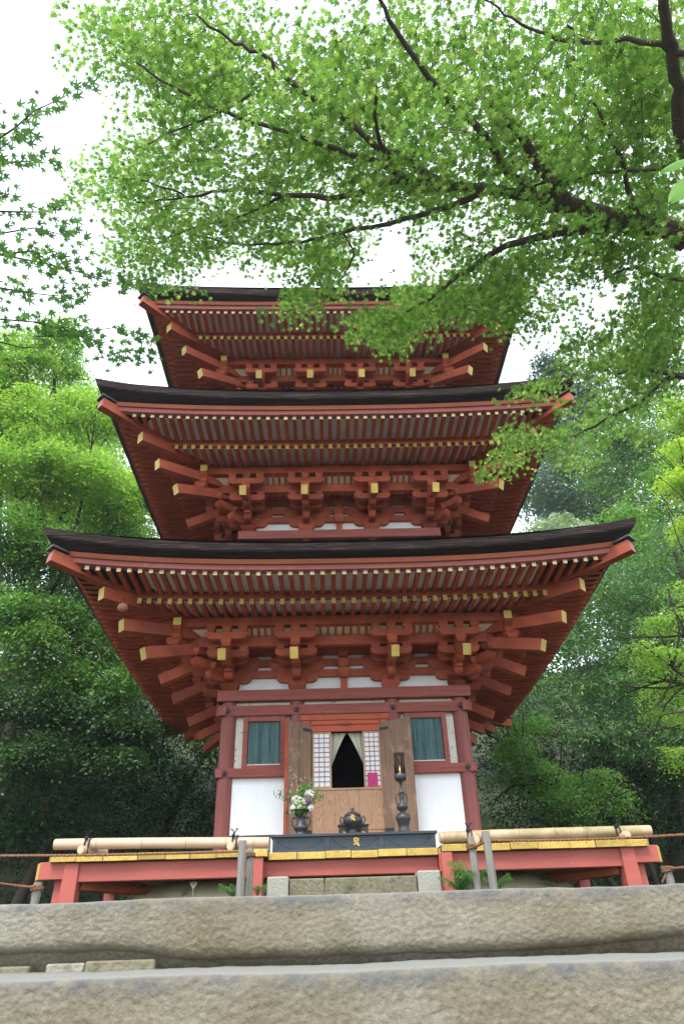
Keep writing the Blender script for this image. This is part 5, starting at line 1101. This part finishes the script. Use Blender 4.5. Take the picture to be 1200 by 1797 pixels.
# ---- left maple sprigs
lb = (-3.6, -6.6, -.88); b1 = np.array(lb); lm = thing('maple_tree', 'maple at the left edge with single star-shaped leaves against the white sky', 'tree', lb)
LS = [([(-60, 262), (0, 243), (30, 222), (60, 195), (110, 172), (165, 135)], 26, 20), ([(-30, 300), (20, 285), (60, 282), (105, 290)], 14, 14), ([(-40, 250), (0, 262), (30, 240), (62, 240)], 10, 14), ([(-60, 330), (-10, 335), (30, 345)], 14, 16), ([(-40, 370), (40, 372), (85, 372), (120, 352)], 15, 16),
      ([(-60, 430), (0, 447), (80, 462), (160, 483), (215, 500), (270, 498)], 50, 26), ([(-60, 400), (0, 410), (60, 400), (110, 412), (135, 405)], 24, 24), ([(-60, 500), (0, 505), (60, 515), (110, 520), (150, 528)], 40, 24), ([(-60, 555), (0, 560), (60, 565), (130, 585), (200, 610), (255, 628)], 56, 28), ([(60, 565), (110, 575), (160, 600), (200, 635)], 26, 20), ([(60, 590), (110, 590), (150, 595)], 24, 20),
      ([(130, 585), (200, 575), (250, 585), (280, 590)], 12, 12), ([(215, 500), (235, 495), (275, 505)], 6, 8), ([(200, 620), (255, 612), (285, 635)], 10, 12), ([(0, 447), (60, 440), (100, 470), (140, 440)], 20, 22), ([(-30, 130), (0, 190), (2, 200)], 3, 8), ([(-40, 590), (40, 610), (100, 610)], 14, 12)]
p_, n_, s_, a_ = [], [], [], []
for pts, n, sp in LS:
    n = int(n*2.3); Z = 2.55; pw = [np.array(atz(x, y, Z+.0006*(600-y))) for x, y in pts]; mb = MB(); mb.tube([q-b1 for q in pw], list(np.linspace(.007 if n > 30 else .004, .0012, len(pw))), 6); obj('twig', mb, m_bark_t, lm)
    for _ in range(n):
        k = min(len(pts)-2, int(RNG.random()*(len(pts)-1))); t = RNG.random(); x = pts[k][0]*(1-t)+pts[k+1][0]*t+RNG.normal()*sp*.5; y = pts[k][1]*(1-t)+pts[k+1][1]*t+RNG.normal()*sp*.55
        if x < -20: continue
        p_.append(np.array(atz(x, y, Z+.0006*(600-y)+RNG.normal()*.08))); n_.append(np.array((0, .45, 1.))+RNG.normal(size=3)*.33); s_.append(.041*RNG.uniform(.7, 1.15)); a_.append(-PI/2+RNG.normal()*.8)
p_, n_, s_, a_ = map(np.array, (p_, n_, s_, a_)); order = RNG.permutation(len(p_)); first = order[:290]; rest = order[290:]
pl2 = bpy.data.meshes.new('leaf'); pl2.from_pydata([tuple(v) for v in STAR], [], STAR_T); pl2.materials.append(l_sprig); leaf_objs(lm, first, p_, n_, s_, a_, pl2, b1)
if len(rest): V, T = leaf_arrays(p_[rest]-b1, n_[rest], s_[rest], 'star', yaw=world_yaw(n_[rest], a_[rest])); o = link(bpy.data.objects.new('leaves', tri_mesh('leaves', V, T, l_sprig))); o.parent = lm; o['kind'] = 'stuff'
j = np.array(atz(-60, 430, 2.65)); mb = MB(); mb.tube([(0, 0, -.1), (.1, .05, 1.0), (.25, .0, 2.2), (.5, .1, 3.0), tuple(j-b1)], [.13, .10, .07, .04, .010], 10); obj('trunk', mb, m_bark_t, lm)
for pt, zz in (((-60, 262), 2.75), ((-60, 555), 2.6), ((-60, 500), 2.6), ((-60, 400), 2.7), ((-60, 330), 2.7)):
    e = np.array(atz(*pt, zz)); mb = MB(); mb.tube([(.5, .1, 3.0), tuple(((e-b1)+np.array((.5, .1, 3.0)))/2+np.array((0, 0, .1))), tuple(e-b1)], [.025, .015, .007], 7); obj('branch', mb, m_bark_t, lm)

# ---- broad leaves close to the camera at the right edge
bz_ = aty(1215, 330, -8.25); tw = thing('broadleaf_twig', 'two large smooth light green leaves close at the right edge', 'twig', tuple(bz_))
for (pa_, pb_, wd) in (((1158, 300), (1225, 268), .010), ((1176, 352), (1228, 296), .017)):
    a_w = np.array(aty(*pa_, -8.25))-bz_; b_w = np.array(aty(*pb_, -8.2))-bz_; d = b_w-a_w; up_ = np.cross(d, [0, 1, 0]); up_ /= np.linalg.norm(up_); mb = MB(); vs = []; n = 10
    for k in range(n+1):
        t = k/n; w__ = wd*math.sin(PI*min(1, t*1.0+.02))**.8
        c = a_w+d*t
        for sg in (-1, 0, 1): vs.append(c+up_*w__*sg+np.array((0, .006*abs(sg), 0)))
    fs = [(k*3+j_, k*3+j_+1, k*3+j_+4, k*3+j_+3) for k in range(n) for j_ in range(2)]; mb.add(vs, fs, 0, True); obj('leaf', mb, l_big, tw)
mb = MB(); mb.tube([tuple(np.array(aty(1300, 340, -8.2))-bz_), tuple(np.array(aty(1228, 296, -8.2))-bz_), tuple(np.array(aty(1226, 268, -8.2))-bz_)], .0018, 6); obj('stem', mb, l_mid, tw)

# ---- damp air between the trees
hz_ = bpy.data.materials.new('haze'); hz_.use_nodes = True; t = hz_.node_tree; t.nodes.clear(); o_ = t.nodes.new('ShaderNodeOutputMaterial'); pv = t.nodes.new('ShaderNodeVolumePrincipled')
pv.inputs['Density'].default_value = .0009; pv.inputs['Color'].default_value = (.90, .95, 1, 1); pv.inputs['Anisotropy'].default_value = .2; t.links.new(pv.outputs[0], o_.inputs['Volume'])
mb = MB(); mb.box(-151, 151, -121, 151, -3.4, 24); obj('haze', mb, hz_, kind='stuff')
